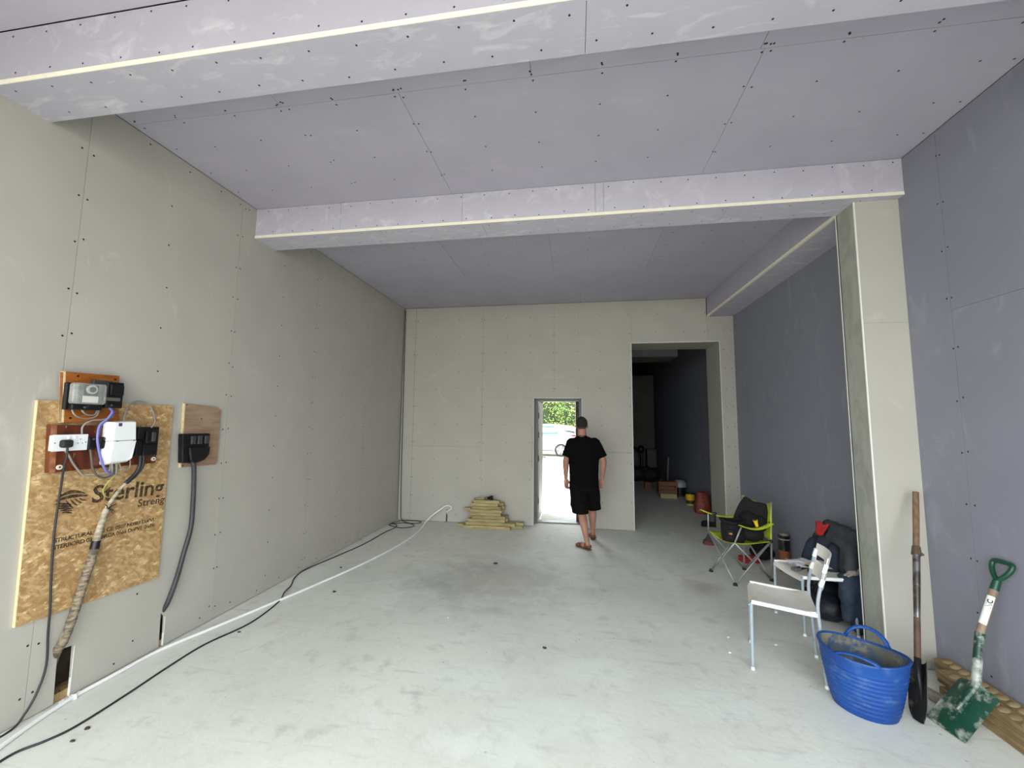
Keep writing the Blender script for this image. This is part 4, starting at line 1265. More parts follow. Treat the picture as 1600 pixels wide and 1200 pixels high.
# shorts
Sh = MB()
Sh.ring([((3.108, 5.865, .92), .190, .132), ((3.108, 5.865, .84), .200, .140), ((3.108, 5.868, .76), .206, .142), ((3.108, 5.868, .72), .20, .135)], 28)
for L_, o in ((LEGL, -1), (LEGR, 1)):
    h_, k_ = V(L_[0]), V(L_[1])
    rings = []
    for t, rx, ry, oo in ((.12, .104, .125, 0), (.35, .112, .130, 0), (.6, .118, .128, 0), (.85, .117, .122, 0), (1.08, .113, .116, 0)):
        c = h_.lerp(k_, t)
        c.x += (-.012 if o < 0 else .008) + (.0 if o < 0 else -.004)
        rings.append(((c.x, c.y, c.z), rx, ry))
    Sh.ring(rings, 26)
for o, x in ((1, 3.33), (-1, 2.905)):
    Sh.obox((x - o * .028, 5.93 if o > 0 else 5.83, .61), .03, .14, .17)
sh = Sh.build('shorts', shortcloth, per, smooth=True)
remesh(sh, .0085, 4, .018, .10)
# sandals
solem = mat('sandal_sole', srgb(108, 84, 66), rough=.8, vary=.2); strapm = mat('brown_leather_strap', srgb(126, 70, 44), rough=.5, vary=.2, vscale=30)
for heel, d, sd in (FL, FR):
    o = []
    for t, wl_2, wr_2 in ((-.012, .018, .018), (.0, .030, .030), (.05, .034, .034), (.12, .033, .034), (.18, .042, .044), (.225, .042, .044), (.255, .032, .034), (.268, .016, .018)):
        o.append((heel + d * t + sd * wl_2, heel + d * t - sd * wr_2))
    ring_ = [a for a, b in o] + [b for a, b in o[::-1]]
    s_ = MB().prism([p + V((0, 0, .001)) for p in ring_], (0, 0, .021)).build('sandal', solem, per, bevel=.004)
    for t, hh, ww in ((.155, .052, .018), (.205, .040, .014)):
        c = heel + d * t
        MB().sheet(lambda u, v: c + sd * (math.cos(PI * u) * .047) + d * ((v - .5) * ww * 2) + V((0, 0, .020 + hh * math.sin(PI * u) ** .7)), 12, 3, .003).build('strap', strapm, s_, smooth=True)
    c2 = heel + d * .03
    MB().sheet(lambda u, v: c2 + sd * (math.cos(PI * u) * .038) - d * (.052 * math.sin(PI * u)) + V((0, 0, .030 + .030 * v + .012 * math.sin(PI * u))), 12, 3, .003).build('heel_strap', strapm, s_, smooth=True)
    MB().sheet(lambda u, v: heel + d * .055 + sd * (math.cos(PI * u) * .040) + d * ((v - .5) * .022) + V((0, 0, .022 + .075 * math.sin(PI * u) ** .8)), 12, 3, .003).build('strap', strapm, s_, smooth=True)

# ================================================================== GREEN CAMPING CHAIR
lime = mat('lime_canvas', srgb(196, 214, 60), rough=.8, col2=srgb(168, 190, 44), vscale=8, bump=.3, bscale=120)
tubem = mat('grey_tube', srgb(176, 178, 178), rough=.4, metal=.35)
Fa, Fb, Fc, Fd = V((4.498, 5.06, .012)), V((4.615, 4.676, .012)), V((4.899, 5.194, .012)), V((5.049, 4.875, .012))
P1, P2, P4 = V((4.515, 5.16, .425)), V((4.64, 4.715, .415)), V((5.03, 4.80, .43))
P3 = V((4.885, 5.22, .44))
T3, T4 = V((4.925, 5.235, .835)), V((5.085, 4.885, .82))
cc = thing('camping_chair', 'lime green folding camping chair holding a black tool bag', 'chair', (4.77, 4.95, 0))
for a, b in ((Fa, P2), (Fb, P1), (Fb, P4), (Fd, P2), (Fa, P3), (Fc, P1), (Fc, P4), (Fd, P3)):
    MB().tube([a, b], .0085, 8).build('cross_leg', tubem, cc, smooth=True)
for a, b in ((Fc, T3), (Fd, T4)):
    MB().tube([a, b], .010, 8).build('back_post', tubem, cc, smooth=True)
A1, A2 = V((4.50, 5.10, .63)), V((4.715, 4.73, .575))
for a, b in ((P1, A1), (P2, A2)):
    MB().tube([a, b], .009, 8).build('arm_post', tubem, cc, smooth=True)
for f_ in (Fa, Fb, Fc, Fd):
    MB().ring([((f_.x, f_.y, 0.0005), .022, .022), ((f_.x, f_.y, .010), .022, .022), ((f_.x, f_.y, .028), .013, .013)], 12).build('foot_cap', M['rubber'], cc, smooth=True, auto=50)
for p in (P4, V((5.066, 4.88, .60)), P3):
    MB().ell(p, .018, .018, .018, 8).build('joint', M['rubber'], cc, smooth=True)
def seatf(u, v):
    a = P1.lerp(P3, u); b = P2.lerp(P4, u)
    p = a.lerp(b, v)
    p.z -= .065 * math.sin(PI * v) * (.5 + .5 * math.sin(PI * u)) + .012 * math.sin(PI * u)
    return p
MB().sheet(seatf, 12, 12, .004).build('seat', lime, cc, smooth=True)
def backf(u, v):
    a = P3.lerp(T3, u); b = P4.lerp(T4, u)
    if u < .15: pass
    p = a.lerp(b, v) + V((.10 * math.sin(PI * v) * .6, .03 * math.sin(PI * v), -.055 * math.sin(PI * v) * u))
    return p
MB().sheet(backf, 10, 12, .004).build('backrest', lime, cc, smooth=True)
def armf(a, b, w_, drop):
    d = (b - a); sd = V((d.y, -d.x, 0)).normalized()
    return lambda u, v: a + d * u + sd * ((v - .5) * w_) + V((0, 0, -drop * math.sin(PI * u) + .012 * math.sin(PI * v)))
MB().sheet(armf(V((4.425, 5.085, .665)), V((4.93, 5.225, .62)), .075, .05), 10, 4, .004).build('armrest', lime, cc, smooth=True)
MB().sheet(armf(V((4.705, 4.725, .590)), V((5.075, 4.87, .60)), .07, .045), 10, 4, .004).build('armrest', lime, cc, smooth=True)
MB().tube([V((4.55, 5.12, .625)) + V((.045 * math.cos(a), .045 * math.sin(a), .01 * math.cos(a))) for a in [2 * PI * k / 20 for k in range(21)]], .007, 6, caps=False).build('cup_ring', M['rubber'], cc, smooth=True)
MB().ring([((4.55, 5.12, .54), .035, .035), ((4.55, 5.12, .62), .044, .044)], 16, caps=False).build('cup_net', M['rubber'], cc)

# tool bag on the seat
bagm = mat('black_bag_fabric', srgb(12, 12, 14), rough=.85, vary=.3, vscale=30, bump=.3, bscale=150)
tb = thing('tool_bag', 'open black fabric tool bag with a small orange tag on the green chair', 'bag', (4.75, 4.93, .40))
tw = MB()
tw.ring([((4.70, 4.92, .385), .105, .105), ((4.70, 4.92, .42), .118, .115), ((4.695, 4.925, .56), .118, .115), ((4.695, 4.925, .575), .105, .10)], 26)
tw.build('bucket', bagm, tb, smooth=True, auto=60)
MB().tube([V((4.695, 4.925, .605)) + V((.122 * math.cos(a), .112 * math.sin(a), .012 * math.cos(a * 2))) for a in [2 * PI * k / 28 for k in range(29)]], .012, 8, caps=False).build('rim', bagm, tb, smooth=True)
MB().ring([((4.695, 4.925, .57), .108, .10), ((4.695, 4.925, .605), .122, .112)], 26, caps=False).build('mouth', bagm, tb, smooth=True)
MB().obox((4.635, 4.812, .475), .075, .03, .11, Matrix.Rotation(-.35, 3, 'Z')).build('pocket', bagm, tb, bevel=.01)
MB().obox((4.63, 4.790, .49), .030, .004, .018, Matrix.Rotation(-.35, 3, 'Z')).build('tag', mat('orange_tag', srgb(206, 120, 70), rough=.5), tb)
tr = MB().ell((4.88, 4.91, .475), .125, .105, .082, 14).build('side_pouch', bagm, tb, smooth=True)
jk = thing('black_jacket', 'black jacket draped over the back of the green camping chair', 'jacket', (4.95, 5.05, .55))
jb = MB()
def jy(x): return 5.10 - (x - 4.80) * .62
out_j = [(4.765, .56), (4.79, .66), (4.825, .75), (4.872, .845), (4.905, .825), (4.945, .795), (5.0, .79), (5.052, .787), (5.064, .72), (5.062, .56), (4.93, .50)]
jb.prism([(x, jy(x), z) for x, z in out_j], (.035, .05, 0))
jb.ell((4.90, 5.02, .58), .10, .10, .11, 12); jb.ell((5.0, 4.97, .57), .07, .08, .09, 12)
jo = jb.build('folded_cloth', bagm, jk, smooth=True)
remesh(jo, .009, 3, .012, .08)
to = thing('torch', 'small yellow torch on the green armrest beside the black bag', 'torch', (4.93, 4.83, .57))
yel = mat('yellow_plastic', srgb(236, 204, 40), rough=.4)
MB().tube([(4.905, 4.815, .575), (4.89, 4.81, .625)], [.016, .020], 12).build('body', yel, to, smooth=True, auto=50)
MB().tube([(4.89, 4.81, .625), (4.886, 4.808, .640)], [.023, .025], 12).build('head', yel, to, smooth=True, auto=50)
MB().tube([(4.885, 4.808, .640), (4.884, 4.808, .643)], .019, 12).build('lens', M['dkgrey'], to)
# things under and behind the camping chair
redb = tag(MB().obox((5.06, 5.48, .035), .20, .13, .07, Matrix.Rotation(.2, 3, 'Z')).build('red_case', mat('red_plastic', srgb(190, 40, 44), rough=.4), bevel=.015), 'small red case on the floor behind the green chair', 'case')
bg = thing('black_sack', 'black sack on the floor between the green chair and the wall', 'bag', (5.22, 5.62, 0))
g_ = MB(); g_.ell((5.26, 5.60, .09), .14, .13, .085, 12); g_.ell((5.24, 5.62, .17), .09, .09, .09, 10); g_.capsule((5.24, 5.62, .2), (5.2, 5.6, .27), .03, .015)
remesh(g_.build('sack', bagm, bg, smooth=True), .012, 3, .03, .07)
brk = thing('brick_piece', 'broken red brick lying on the floor left of the green chair', 'brick', (4.80, 6.17, 0))
MB().hexa([(4.735, 6.12, .001), (4.86, 6.10, .001), (4.875, 6.21, .001), (4.745, 6.22, .001), (4.745, 6.13, .05), (4.85, 6.115, .045), (4.86, 6.2, .06), (4.755, 6.205, .065)]).build('brick', mat('red_brick', srgb(150, 84, 76), rough=.9, col2=srgb(110, 70, 64), vscale=25, bump=.5), brk, bevel=.006)
MB().hexa([(4.765, 6.13, .052), (4.85, 6.13, .048), (4.85, 6.19, .06), (4.77, 6.19, .06), (4.80, 6.15, .14), (4.815, 6.15, .14), (4.815, 6.165, .14), (4.80, 6.165, .14)]).build('dark_lump', mat('dark_mortar', srgb(84, 80, 80), rough=.9, vary=.3), brk)
sh1 = thing('work_boot', 'dark boot on the floor by the tall opening behind the green chair', 'boot', (5.15, 7.25, 0))
bo = MB(); bo.capsule((5.06, 7.22, .05), (5.22, 7.22, .05), .045, .05); bo.capsule((5.22, 7.22, .06), (5.225, 7.22, .15), .05, .052)
remesh(bo.build('upper', bagm, sh1, smooth=True), .008, 3)
MB().box((5.02, 7.17, .001), (5.275, 7.27, .018)).build('sole', M['rubber'], sh1, bevel=.006)

# ================================================================== WHITE CHAIRS
seatm = mat('white_seat_plastic', srgb(236, 233, 226), rough=.5, col2=srgb(222, 217, 208), vscale=5, wear=srgb(182, 168, 152), wscale=9, wlo=.6, whi=.72)
wtube = mat('pale_blue_white_tube', srgb(184, 198, 206), rough=.35, vary=.05, wear=srgb(150, 150, 148), wscale=30, wlo=.62, whi=.7)
wclip = M['white_pl']


def white_chair(loc, rz, label, group='white chairs'):
    """local frame: front = -x, width along y; seat .44 high"""
    t = thing('white_chair', label, 'chair', loc, rz, group)
    Tm = wmat(t)
    W, Dp = .385, .37
    for s in (-1, 1):
        y = s * W / 2
        MB(Tm).tube(bez([(-Dp / 2 - .012, y * 1.02, .002), (-Dp / 2 - .006, y, .40), (-Dp / 2 + .004, y, .430), (-Dp / 2 + .03, y, .436), (Dp / 2 - .03, y, .425)], 5), .0105, 10).build('front_leg', wtube, t, smooth=True)
        MB(Tm).tube(bez([(Dp / 2 + .022, y * 1.02, .002), (Dp / 2 + .008, y, .28), (Dp / 2 - .002, y, .44), (Dp / 2 + .002, y, .53), (Dp / 2 + .030, y * .98, .66), (Dp / 2 + .052, y * .97, .755)], 5), .0105, 10).build('rear_leg', wtube, t, smooth=True)
        MB(Tm).obox((0 - .005, s * (W / 2 + .004), .438), Dp - .0, .022, .026, Matrix.Rotation(.028, 3, 'Y')).build('seat_rail', wclip, t, bevel=.006)
        MB(Tm).obox((Dp / 2 + .026, s * (W / 2 - .002), .640), .024, .030, .052, Matrix.Rotation(.38, 3, 'Y')).build('back_clip', wclip, t, bevel=.005)
        MB(Tm).obox((Dp / 2 + .048, s * (W / 2 - .004), .732), .024, .030, .060, Matrix.Rotation(.30, 3, 'Y')).build('back_clip', wclip, t, bevel=.005)
        for x in (-Dp / 2 - .012, Dp / 2 + .022):
            MB(Tm).ring([((x, y * 1.02, 0.0005), .0125, .0125), ((x, y * 1.02, .02), .0115, .0115)], 10).build('foot_cap', wclip, t)
    def sf(u, v):
        x = -Dp / 2 - .022 + (Dp + .02) * u
        z = .452 - .012 * math.sin(PI * u) - .008 * math.sin(PI * v)
        if u < .12: z -= .035 * ((.12 - u) / .12) ** 2
        return V((x, (v - .5) * (W - .0), z))
    mb = MB(Tm); mb.sheet(sf, 16, 10, -.006).build('seat', seatm, t, smooth=True, auto=50)
    # backrest: two bands joined at the middle leaving a slot on both halves
    def bf(z0, z1, y0=-1, y1=1):
        def g(u, v):
            y = (y0 + (y1 - y0) * u)
            z = z0 + (z1 - z0) * v
            xc = Dp / 2 + .004 + (z - .55) * .24
            return V((xc + .040 * (1 - y * y), y * (W / 2 + .004), z))
        return g
    bk = MB(Tm)
    bk.sheet(bf(.722, .80), 20, 3, .006); bk.sheet(bf(.585, .688), 20, 3, .006)
    bk.sheet(bf(.688, .722, -.3, .3), 6, 3, .006)
    bk.sheet(bf(.688, .722, .90, 1.0), 2, 3, .006); bk.sheet(bf(.688, .722, -1.0, -.90), 2, 3, .006)
    bk.build('backrest', seatm, t, smooth=True, auto=50)
    MB(Tm).tube([(Dp / 2 - .01, -W / 2, .425), (Dp / 2 - .01, W / 2, .425)], .009, 8).build('cross_bar', wtube, t, smooth=True)
    return t


#   front chair: seat centre between its measured corners
c1 = white_chair((4.425, 3.262, 0), math.radians(-20), 'white plastic chair with grey legs standing empty beside the blue tub')
c2 = white_chair((4.950, 3.905, 0), math.radians(5), 'white plastic chair by the wall with tools and plastic bag on it')

# things on the rear chair
tp = thing('tool_tray', 'clear plastic wrap with tools on the seat of the rear chair', 'tool bundle', (4.92, 3.90, .455))
clr = mat('clear_plastic', (.85, .88, .9), rough=.15, alpha=.35, spec=.9)
wv = random.Random(5)
MB().sheet(lambda u, v: (4.80 + .26 * u, 3.80 + .22 * v, .468 + .02 * math.sin(9 * u + 3 * v) * math.sin(7 * v) + .02), 14, 12, .002).build('plastic_wrap', clr, tp, smooth=True)
MB().tube([(4.80, 3.80, .478), (4.90, 3.86, .478)], .016, 10).build('dark_handle', M['black'], tp, smooth=True)
MB().tube([(4.90, 3.87, .480), (4.99, 3.94, .483)], .017, 10).build('yellow_handle', mat('tan_wood', srgb(196, 160, 90), rough=.5), tp, smooth=True)
MB().obox((4.78, 3.79, .476), .06, .05, .025, Matrix.Rotation(.4, 3, 'Z')).build('steel_head', M['steel'], tp, bevel=.006)
MB().tube([(4.86, 3.78, .472), (4.93, 3.77, .472)], .012, 8).build('dark_bit', M['dkgrey'], tp, smooth=True)

# heap of work clothes against the alcove wall
navy = mat('navy_workwear', srgb(38, 46, 64), rough=.9, col2=srgb(24, 29, 42), vscale=6, lo=.4, hi=.6, bump=.5, bscale=20)
greyc = mat('dark_grey_cloth', srgb(72, 73, 80), rough=.95, col2=srgb(56, 57, 64), vscale=7, bump=.4, bscale=20)
dusty = mat('dusty_navy_denim', srgb(44, 56, 76), rough=.95, col2=srgb(62, 74, 92), vscale=9, lo=.5, hi=.7, bump=.4, bscale=25)


def heap(name, label, cat, parts, m, vox=.013, disp=.03, ds=.10, loc=None, extra=None):
    t = thing(name, label, cat, loc or parts[0][0])
    b = MB()
    for p in parts:
        if len(p) == 4: b.capsule(p[0], p[1], p[2], p[3])
        else: b.ell(p[0], *p[1])
    o = b.build('cloth', m, t, smooth=True)
    remesh(o, vox, 3, disp, ds)
    return t


heap('grey_coat', 'dark grey coat slumped against the wall behind the rear chair', 'coat', [((5.25, 4.40, .42), (5.26, 4.30, .62), .09, .07), ((5.19, 3.80, .50), (5.21, 3.80, .70), .075, .07), ((5.27, 4.02, .5), (5.28, 4.05, .68), .07, .06), ((5.215, 4.09, .765), (5.225, 3.72, .755), .058, .056), ((5.17, 3.98, .70), (5.17, 3.74, .68), .05, .05), ((5.15, 3.735, .53), (5.165, 3.735, .68), .055, .05), ((5.31, 3.84, .48), (5.32, 3.86, .68), .07, .06), ((5.36, 4.10, .50), (5.36, 4.25, .62), .075, .075), ((5.36, 3.92, .15), (5.37, 4.0, .58), .07, .065), ((5.33, 4.35, .25), (5.32, 4.2, .52), .11, .10)], greyc, loc=(5.33, 4.2, 0))
heap('navy_jacket', 'navy blue work jacket hanging over the back of the rear chair', 'jacket', [((5.10, 4.20, .46), (5.13, 4.17, .58), .075, .07), ((5.12, 4.05, .46), (5.15, 4.05, .63), .08, .07), ((5.13, 3.93, .46), (5.16, 3.93, .60), .07, .06), ((5.20, 3.98, .69), (5.27, 3.86, .71), .05, .035)], navy, loc=(5.17, 4.1, .4))
rd = thing('red_cloth', 'bright red cloth on top of the pile of dark work clothes', 'cloth', (5.25, 4.28, .74))
MB().sheet(lambda u, v: (5.115 + .02 * u - .01 * v, 4.10 - (.15 - .09 * v) * (u - .1), .80 - .115 * v + .008 * math.sin(8 * u)), 8, 8, .012).build('cloth', mat('red_fabric', srgb(200, 36, 40), rough=.8, vary=.2, vscale=12), rd, smooth=True)
heap('work_trousers', 'dusty dark work trousers hanging down beside the rear chair', 'trousers', [((5.22, 3.78, .06), (5.20, 3.74, .42), .055, .085), ((5.13, 3.76, .14), (5.14, 3.74, .42), .045, .075), ((5.29, 3.74, .08), (5.28, 3.72, .44), .05, .07), ((5.24, 3.69, .05), (5.22, 3.69, .40), .05, .055)], dusty, disp=.035, ds=.07, loc=(5.2, 3.75, 0))
MB_w = thing('pale_glove', 'pale dusty glove lying on top of the work trousers', 'glove', (5.20, 3.72, .50))
gl = MB(); gl.ell((5.15, 3.70, .500), .05, .035, .022, 10); gl.capsule((5.19, 3.70, .510), (5.27, 3.68, .525), .026, .022); gl.capsule((5.11, 3.69, .495), (5.075, 3.68, .485), .013, .010, 8); gl.capsule((5.12, 3.675, .495), (5.085, 3.655, .485), .013, .010, 8)
remesh(gl.build('glove', mat('dusty_leather', srgb(176, 168, 156), rough=.9, col2=srgb(140, 132, 122), vscale=14), MB_w, smooth=True), .006, 3, .01, .04)
heap('black_bin_bag', 'black bin bag slumped on the floor under the rear chair', 'bag', [((5.12, 4.02, .115), (.15, .16, .11)), ((5.08, 4.18, .10), (.12, .12, .095)), ((5.20, 4.12, .16), (.12, .14, .13))], mat('navy_bag', srgb(24, 28, 42), rough=.6, vary=.3), disp=.03, ds=.06, loc=(5.1, 4.05, 0))

# cardboard tube and clear bottle standing by the wall
tu = thing('cardboard_tube', 'brown cardboard tube wrapped in black film standing by the wall', 'tube', (5.345, 5.22, 0))
cx, cy = 5.345, 5.22
MB().ring([((cx, cy, .0008), .055, .055), ((cx, cy, .30), .055, .055)], 28).build('tube', mat('brown_card', srgb(168, 100, 56), rough=.7, col2=srgb(140, 78, 42), vscale=3, stretch=(3, 3, .5)), tu, smooth=True, auto=50)
MB().ring([((cx, cy, .235), .0575, .0575), ((cx, cy, .30), .059, .059), ((cx, cy, .36), .0575, .0575), ((cx, cy, .40), .060, .060)], 28).build('black_wrap', mat('black_film', srgb(24, 24, 26), rough=.2, vary=.3, vscale=20, bump=.6, bscale=30, spec=.8), tu, smooth=True, auto=50)
MB().ring([((cx, cy, .40), .048, .048), ((cx, cy, .425), .046, .046)], 24).build('pale_lid', mat('clear_lid', srgb(150, 148, 130), rough=.3), tu, smooth=True, auto=50)
MB().ring([((cx, cy, .352), .0585, .0585), ((cx, cy, .366), .0592, .0592)], 24).build('tape_band', mat('silver_tape', srgb(180, 184, 186), rough=.25, metal=.3), tu, smooth=True, auto=50)
bo2 = thing('plastic_bottle', 'slim grey translucent bottle standing between the tube and the clothes', 'bottle', (5.375, 4.80, 0))
MB().ring([((5.375, 4.80, .0008), .033, .033), ((5.375, 4.80, .30), .033, .033), ((5.375, 4.80, .33), .026, .026)], 20).build('body', mat('hazy_plastic', srgb(92, 84, 84), rough=.3, vary=.2), bo2, smooth=True, auto=50)
MB().ring([((5.375, 4.80, .328), .028, .028), ((5.375, 4.80, .35), .028, .028)], 20).build('cap', mat('pale_cap', srgb(190, 190, 186), rough=.4), bo2, smooth=True, auto=50)
dbx = thing('rag', 'crumpled reddish brown rag on the floor behind the rear chair leg', 'rag', (4.95, 4.45, 0))
rg_ = MB(); rg_.ell((4.95, 4.45, .035), .08, .07, .032, 10); rg_.ell((5.0, 4.42, .045), .05, .05, .04, 10)
remesh(rg_.build('cloth', mat('rag_brown', srgb(110, 78, 66), rough=.9, col2=srgb(170, 140, 124), vscale=20), dbx, smooth=True), .009, 2, .03, .04)
# ================================================================== BLUE TUB
blue = mat('blue_rubber', srgb(26, 84, 168), rough=.5, col2=srgb(20, 68, 146), vscale=4, wear=srgb(110, 140, 180), wscale=11, wlo=.54, whi=.86, spec=.4, bump=.15, bscale=30)
blue_in = mat('dirty_blue_inside', srgb(70, 100, 140), rough=.8, col2=srgb(116, 116, 104), vscale=9, lo=.4, hi=.6, wear=srgb(150, 148, 130), wscale=14, wlo=.5, whi=.62)
tub = thing('rubber_tub', 'blue flexible rubber tub with two handles and dry mortar inside', 'tub', (4.68, 2.85, 0))
ca = math.atan2(-.64, .77)
bc, tc_ = V((4.668, 2.858, .001)), V((4.645, 2.808, .345))
def tubr(t):
    """ring radii and centre at height fraction t"""
    c = bc.lerp(tc_, t); c.z = .001 + .344 * t
    rl = .150 + (.211 - .150) * t ** .8; rs = .135 + (.173 - .135) * t ** .8
    return c, rl, rs
def tubp(a, t, off=0):
    c, rl, rs = tubr(t)
    rl += off; rs += off
    x, y = rl * math.cos(a), rs * math.sin(a)
    # rim dips at the two handles and rises at the ends
    z = (.012 * math.cos(2 * a)) * t ** 3
    return V((c.x + x * math.cos(ca) - y * math.sin(ca), c.y + x * math.sin(ca) + y * math.cos(ca), c.z + z))
n = 56
ribs = []
for i in range(64):
    t = i / 63
    ribs.append((t, .0028 * math.sin(t * 2 * PI * 13) if .06 < t < .80 else 0))
mb = MB()
vs = []; fs = []
for t, o in ribs:
    for k in range(n): vs.append(tubp(2 * PI * k / n, t, o))
m_ = len(ribs)
for i in range(m_ - 1):
    for k in range(n):
        k2 = (k + 1) % n; fs.append((i * n + k, i * n + k2, (i + 1) * n + k2, (i + 1) * n + k))
fs.append(tuple(range(n))[::-1])
mb.add(vs, fs); mb.build('outer_wall', blue, tub, smooth=True, auto=60)
mb = MB(); vs = []; fs = []
for i in range(9):
    t = 1 - i / 8 * .93
    for k in range(n): vs.append(tubp(2 * PI * k / n, t, -.007))
for i in range(8):
    for k in range(n):
        k2 = (k + 1) % n; fs.append((i * n + k, i * n + k2, (i + 1) * n + k2, (i + 1) * n + k))
fs.append(tuple(8 * n + k for k in range(n)))
mb.add(vs, fs); mb.build('inner_wall', blue_in, tub, smooth=True, auto=60)
MB().tube([tubp(2 * PI * k / n, 1.0, -.002) for k in range(n + 1)], .0068, 8, caps=False).build('rim', blue, tub, smooth=True)
for ac, nm in ((PI / 2, 'far'), (-PI / 2, 'near')):
    # handle: flat loop rising above the rim, leaning outwards for the far one, folded in for the near one
    pts_ = []
    for k in range(15):
        u = k / 14
        a = ac + (u - .5) * 1.0
        p = tubp(a, 1.0, 0)
        c = tubr(1.0)[0]
        outd = (V((p.x, p.y, 0)) - V((c.x, c.y, 0))).normalized()
        lift = math.sin(PI * u) ** .65
        pts_.append(p + V((0, 0, (.078 if nm == 'far' else .030) * lift)) + outd * ((.012 if nm == 'far' else -.022) * lift))
    MB().tube(pts_, .0145, 8, ry=.008).build('handle', blue, tub, smooth=True)
    web = [tubp(ac + (k / 14 - .5) * 1.25, 1.0, 0) for k in range(15)]
rub = mat('dry_mortar', srgb(150, 146, 130), rough=.95, col2=srgb(96, 92, 82), vscale=14, lo=.4, hi=.6, bump=.8, bscale=40)
def mort(u, v):
    a = 2 * PI * u
    p = tubp(a, .45, -.010 - .13 * (1 - v))
    c = tubr(.45)[0]
    q = V((c.x, c.y, 0)).lerp(V((p.x, p.y, 0)), v)
    z = .155 + .02 * mnoise.noise(V((q.x * 22, q.y * 22, 0))) + .012 * mnoise.noise(V((q.x * 60, q.y * 60, 3)))
    return V((q.x, q.y, z))
tag(MB().sheet(mort, 48, 14).build('mortar_residue', rub, tub, smooth=True), kind='stuff')

# ================================================================== LONG RUSTY SHOVEL
rust = mat('rusty_steel', srgb(120, 92, 72), rough=.7, metal=.2, col2=srgb(84, 72, 64), vscale=14)
bright = mat('worn_bright_steel', srgb(176, 172, 172), rough=.28, metal=.85, col2=srgb(120, 112, 106), vscale=18, lo=.45, hi=.6)
woodh = mat('old_wood_shaft', srgb(150, 118, 88), rough=.7, col2=srgb(118, 92, 70), vscale=6, stretch=(8, 8, 1), wear=srgb(190, 180, 170), wscale=9, wlo=.66, whi=.74)
darkst = mat('dark_worn_blade', srgb(62, 62, 66), rough=.45, metal=.5, col2=srgb(40, 40, 44), vscale=9, wear=srgb(130, 122, 110), wscale=8, wlo=.6, whi=.72)
sv = thing('long_shovel', 'long handled dark shovel leaning on the pillar beside the blue tub', 'shovel', (4.86, 2.74, 0))
top, bot = V((5.315, 3.262, 1.205)), V((4.862, 2.742, .012))
ax = lambda t: bot.lerp(top, t)
MB().tube([ax(.70), ax(.8), ax(.9), ax(.995)], [.0165, .017, .0175, .017], 14).build('wooden_shaft', woodh, sv, smooth=True, auto=50)
MB().tube([ax(.40), ax(.55), ax(.705)], [.0155, .0185, .0195], 14).build('steel_socket', bright, sv, smooth=True, auto=50)
MB().tube([ax(.225), ax(.30), ax(.402)], [.0155, .016, .0158], 12).build('rusty_socket', rust, sv, smooth=True, auto=50)
cl = MB(); cl.tube([ax(.68), ax(.72)], [.026, .021], 10); cl.tube([ax(.70), ax(.70) + V((.02, -.03, -.02))], [.014, .006], 6)
cl.build('torn_sleeve', mat('torn_sleeve', srgb(112, 92, 72), rough=.9, vary=.3, vscale=30), sv)
dirv = (top - bot).normalized()
# blade: dished plate seen almost edge on
sidev = V((.56, .83, 0)); sidev = (sidev - dirv * sidev.dot(dirv)).normalized()
sidev = (Quaternion(dirv, math.radians(25)) @ sidev)
nrm = dirv.cross(sidev).normalized()
def blade(u, v):
    L_ = .30
    wd = .085 * (1 - .45 * max(0, (.25 - u) / .25) ** 2)
    y = (v - .5) * 2
    p = bot + dirv * (.005 + L_ * u + .012 * y * y) + sidev * (y * wd) + nrm * (.020 * y * y - .02)
    return V((p.x, p.y, max(p.z, .002)))
MB().sheet(blade, 14, 14, .003).build('blade', darkst, sv, smooth=True, auto=60)
MB().tube([bot + dirv * .12 - nrm * .02, ax(.17) - nrm * .004, ax(.24)], [.006, .017, .0165], 10).build('neck', darkst, sv, smooth=True)

# ================================================================== GREEN SPADE
gp = mat('green_enamel', srgb(30, 82, 62), rough=.4, col2=srgb(24, 66, 52), vscale=6, wear=srgb(196, 200, 192), wscale=7.5, wlo=.47, whi=.60)
gpl = mat('green_plastic', srgb(24, 84, 62), rough=.35, vary=.15)
ash = mat('ash_wood', srgb(172, 146, 118), rough=.6, col2=srgb(140, 122, 104), vscale=7, stretch=(6, 6, 1))
sd_ = thing('garden_spade', 'green bladed spade with green d handle leaning on the lilac wall', 'spade', (5.05, 2.72, 0))
BLc, BRc, TLc, TRc = V((4.963, 2.83, .004)), V((4.995, 2.63, .004)), V((5.135, 2.815, .232)), V((5.155, 2.612, .243))
def bl(u, v):
    a = BLc.lerp(BRc, v); b = TLc.lerp(TRc, v)
    p = a.lerp(b, u)
    nn = (TLc - BLc).cross(BRc - BLc).normalized()
    p += nn * (-.022 * (1 - (2 * v - 1) ** 2)) * (.3 + .7 * u)
    p += (b - a).normalized() * (.018 * (1 - (2 * v - 1) ** 2) * (u ** 4))
    return V((p.x, p.y, max(.001, p.z)))
MB().sheet(bl, 14, 14, .0035).build('blade', gp, sd_, smooth=True, auto=60)
mt_ = TLc.lerp(TRc, .5); mb_l = BLc.lerp(BRc, .5)
s0 = mt_ + V((-.010, 0, .012))
MB().tube([mb_l.lerp(mt_, .45) + V((-.012, 0, .008)), mb_l.lerp(mt_, .8) + V((-.010, 0, .010)), s0, V((5.200, 2.765, .40)), V((5.232, 2.782, .50))], [.006, .018, .021, .020, .021], 14).build('steel_socket', gp, sd_, smooth=True, auto=50)
sA, sB = V((5.229, 2.781, .492)), V((5.336, 2.796, .742))
MB().tube([sA, sA.lerp(sB, .5), sB], [.0185, .0182, .0185], 14).build('wooden_shaft', ash, sd_, smooth=True, auto=50)
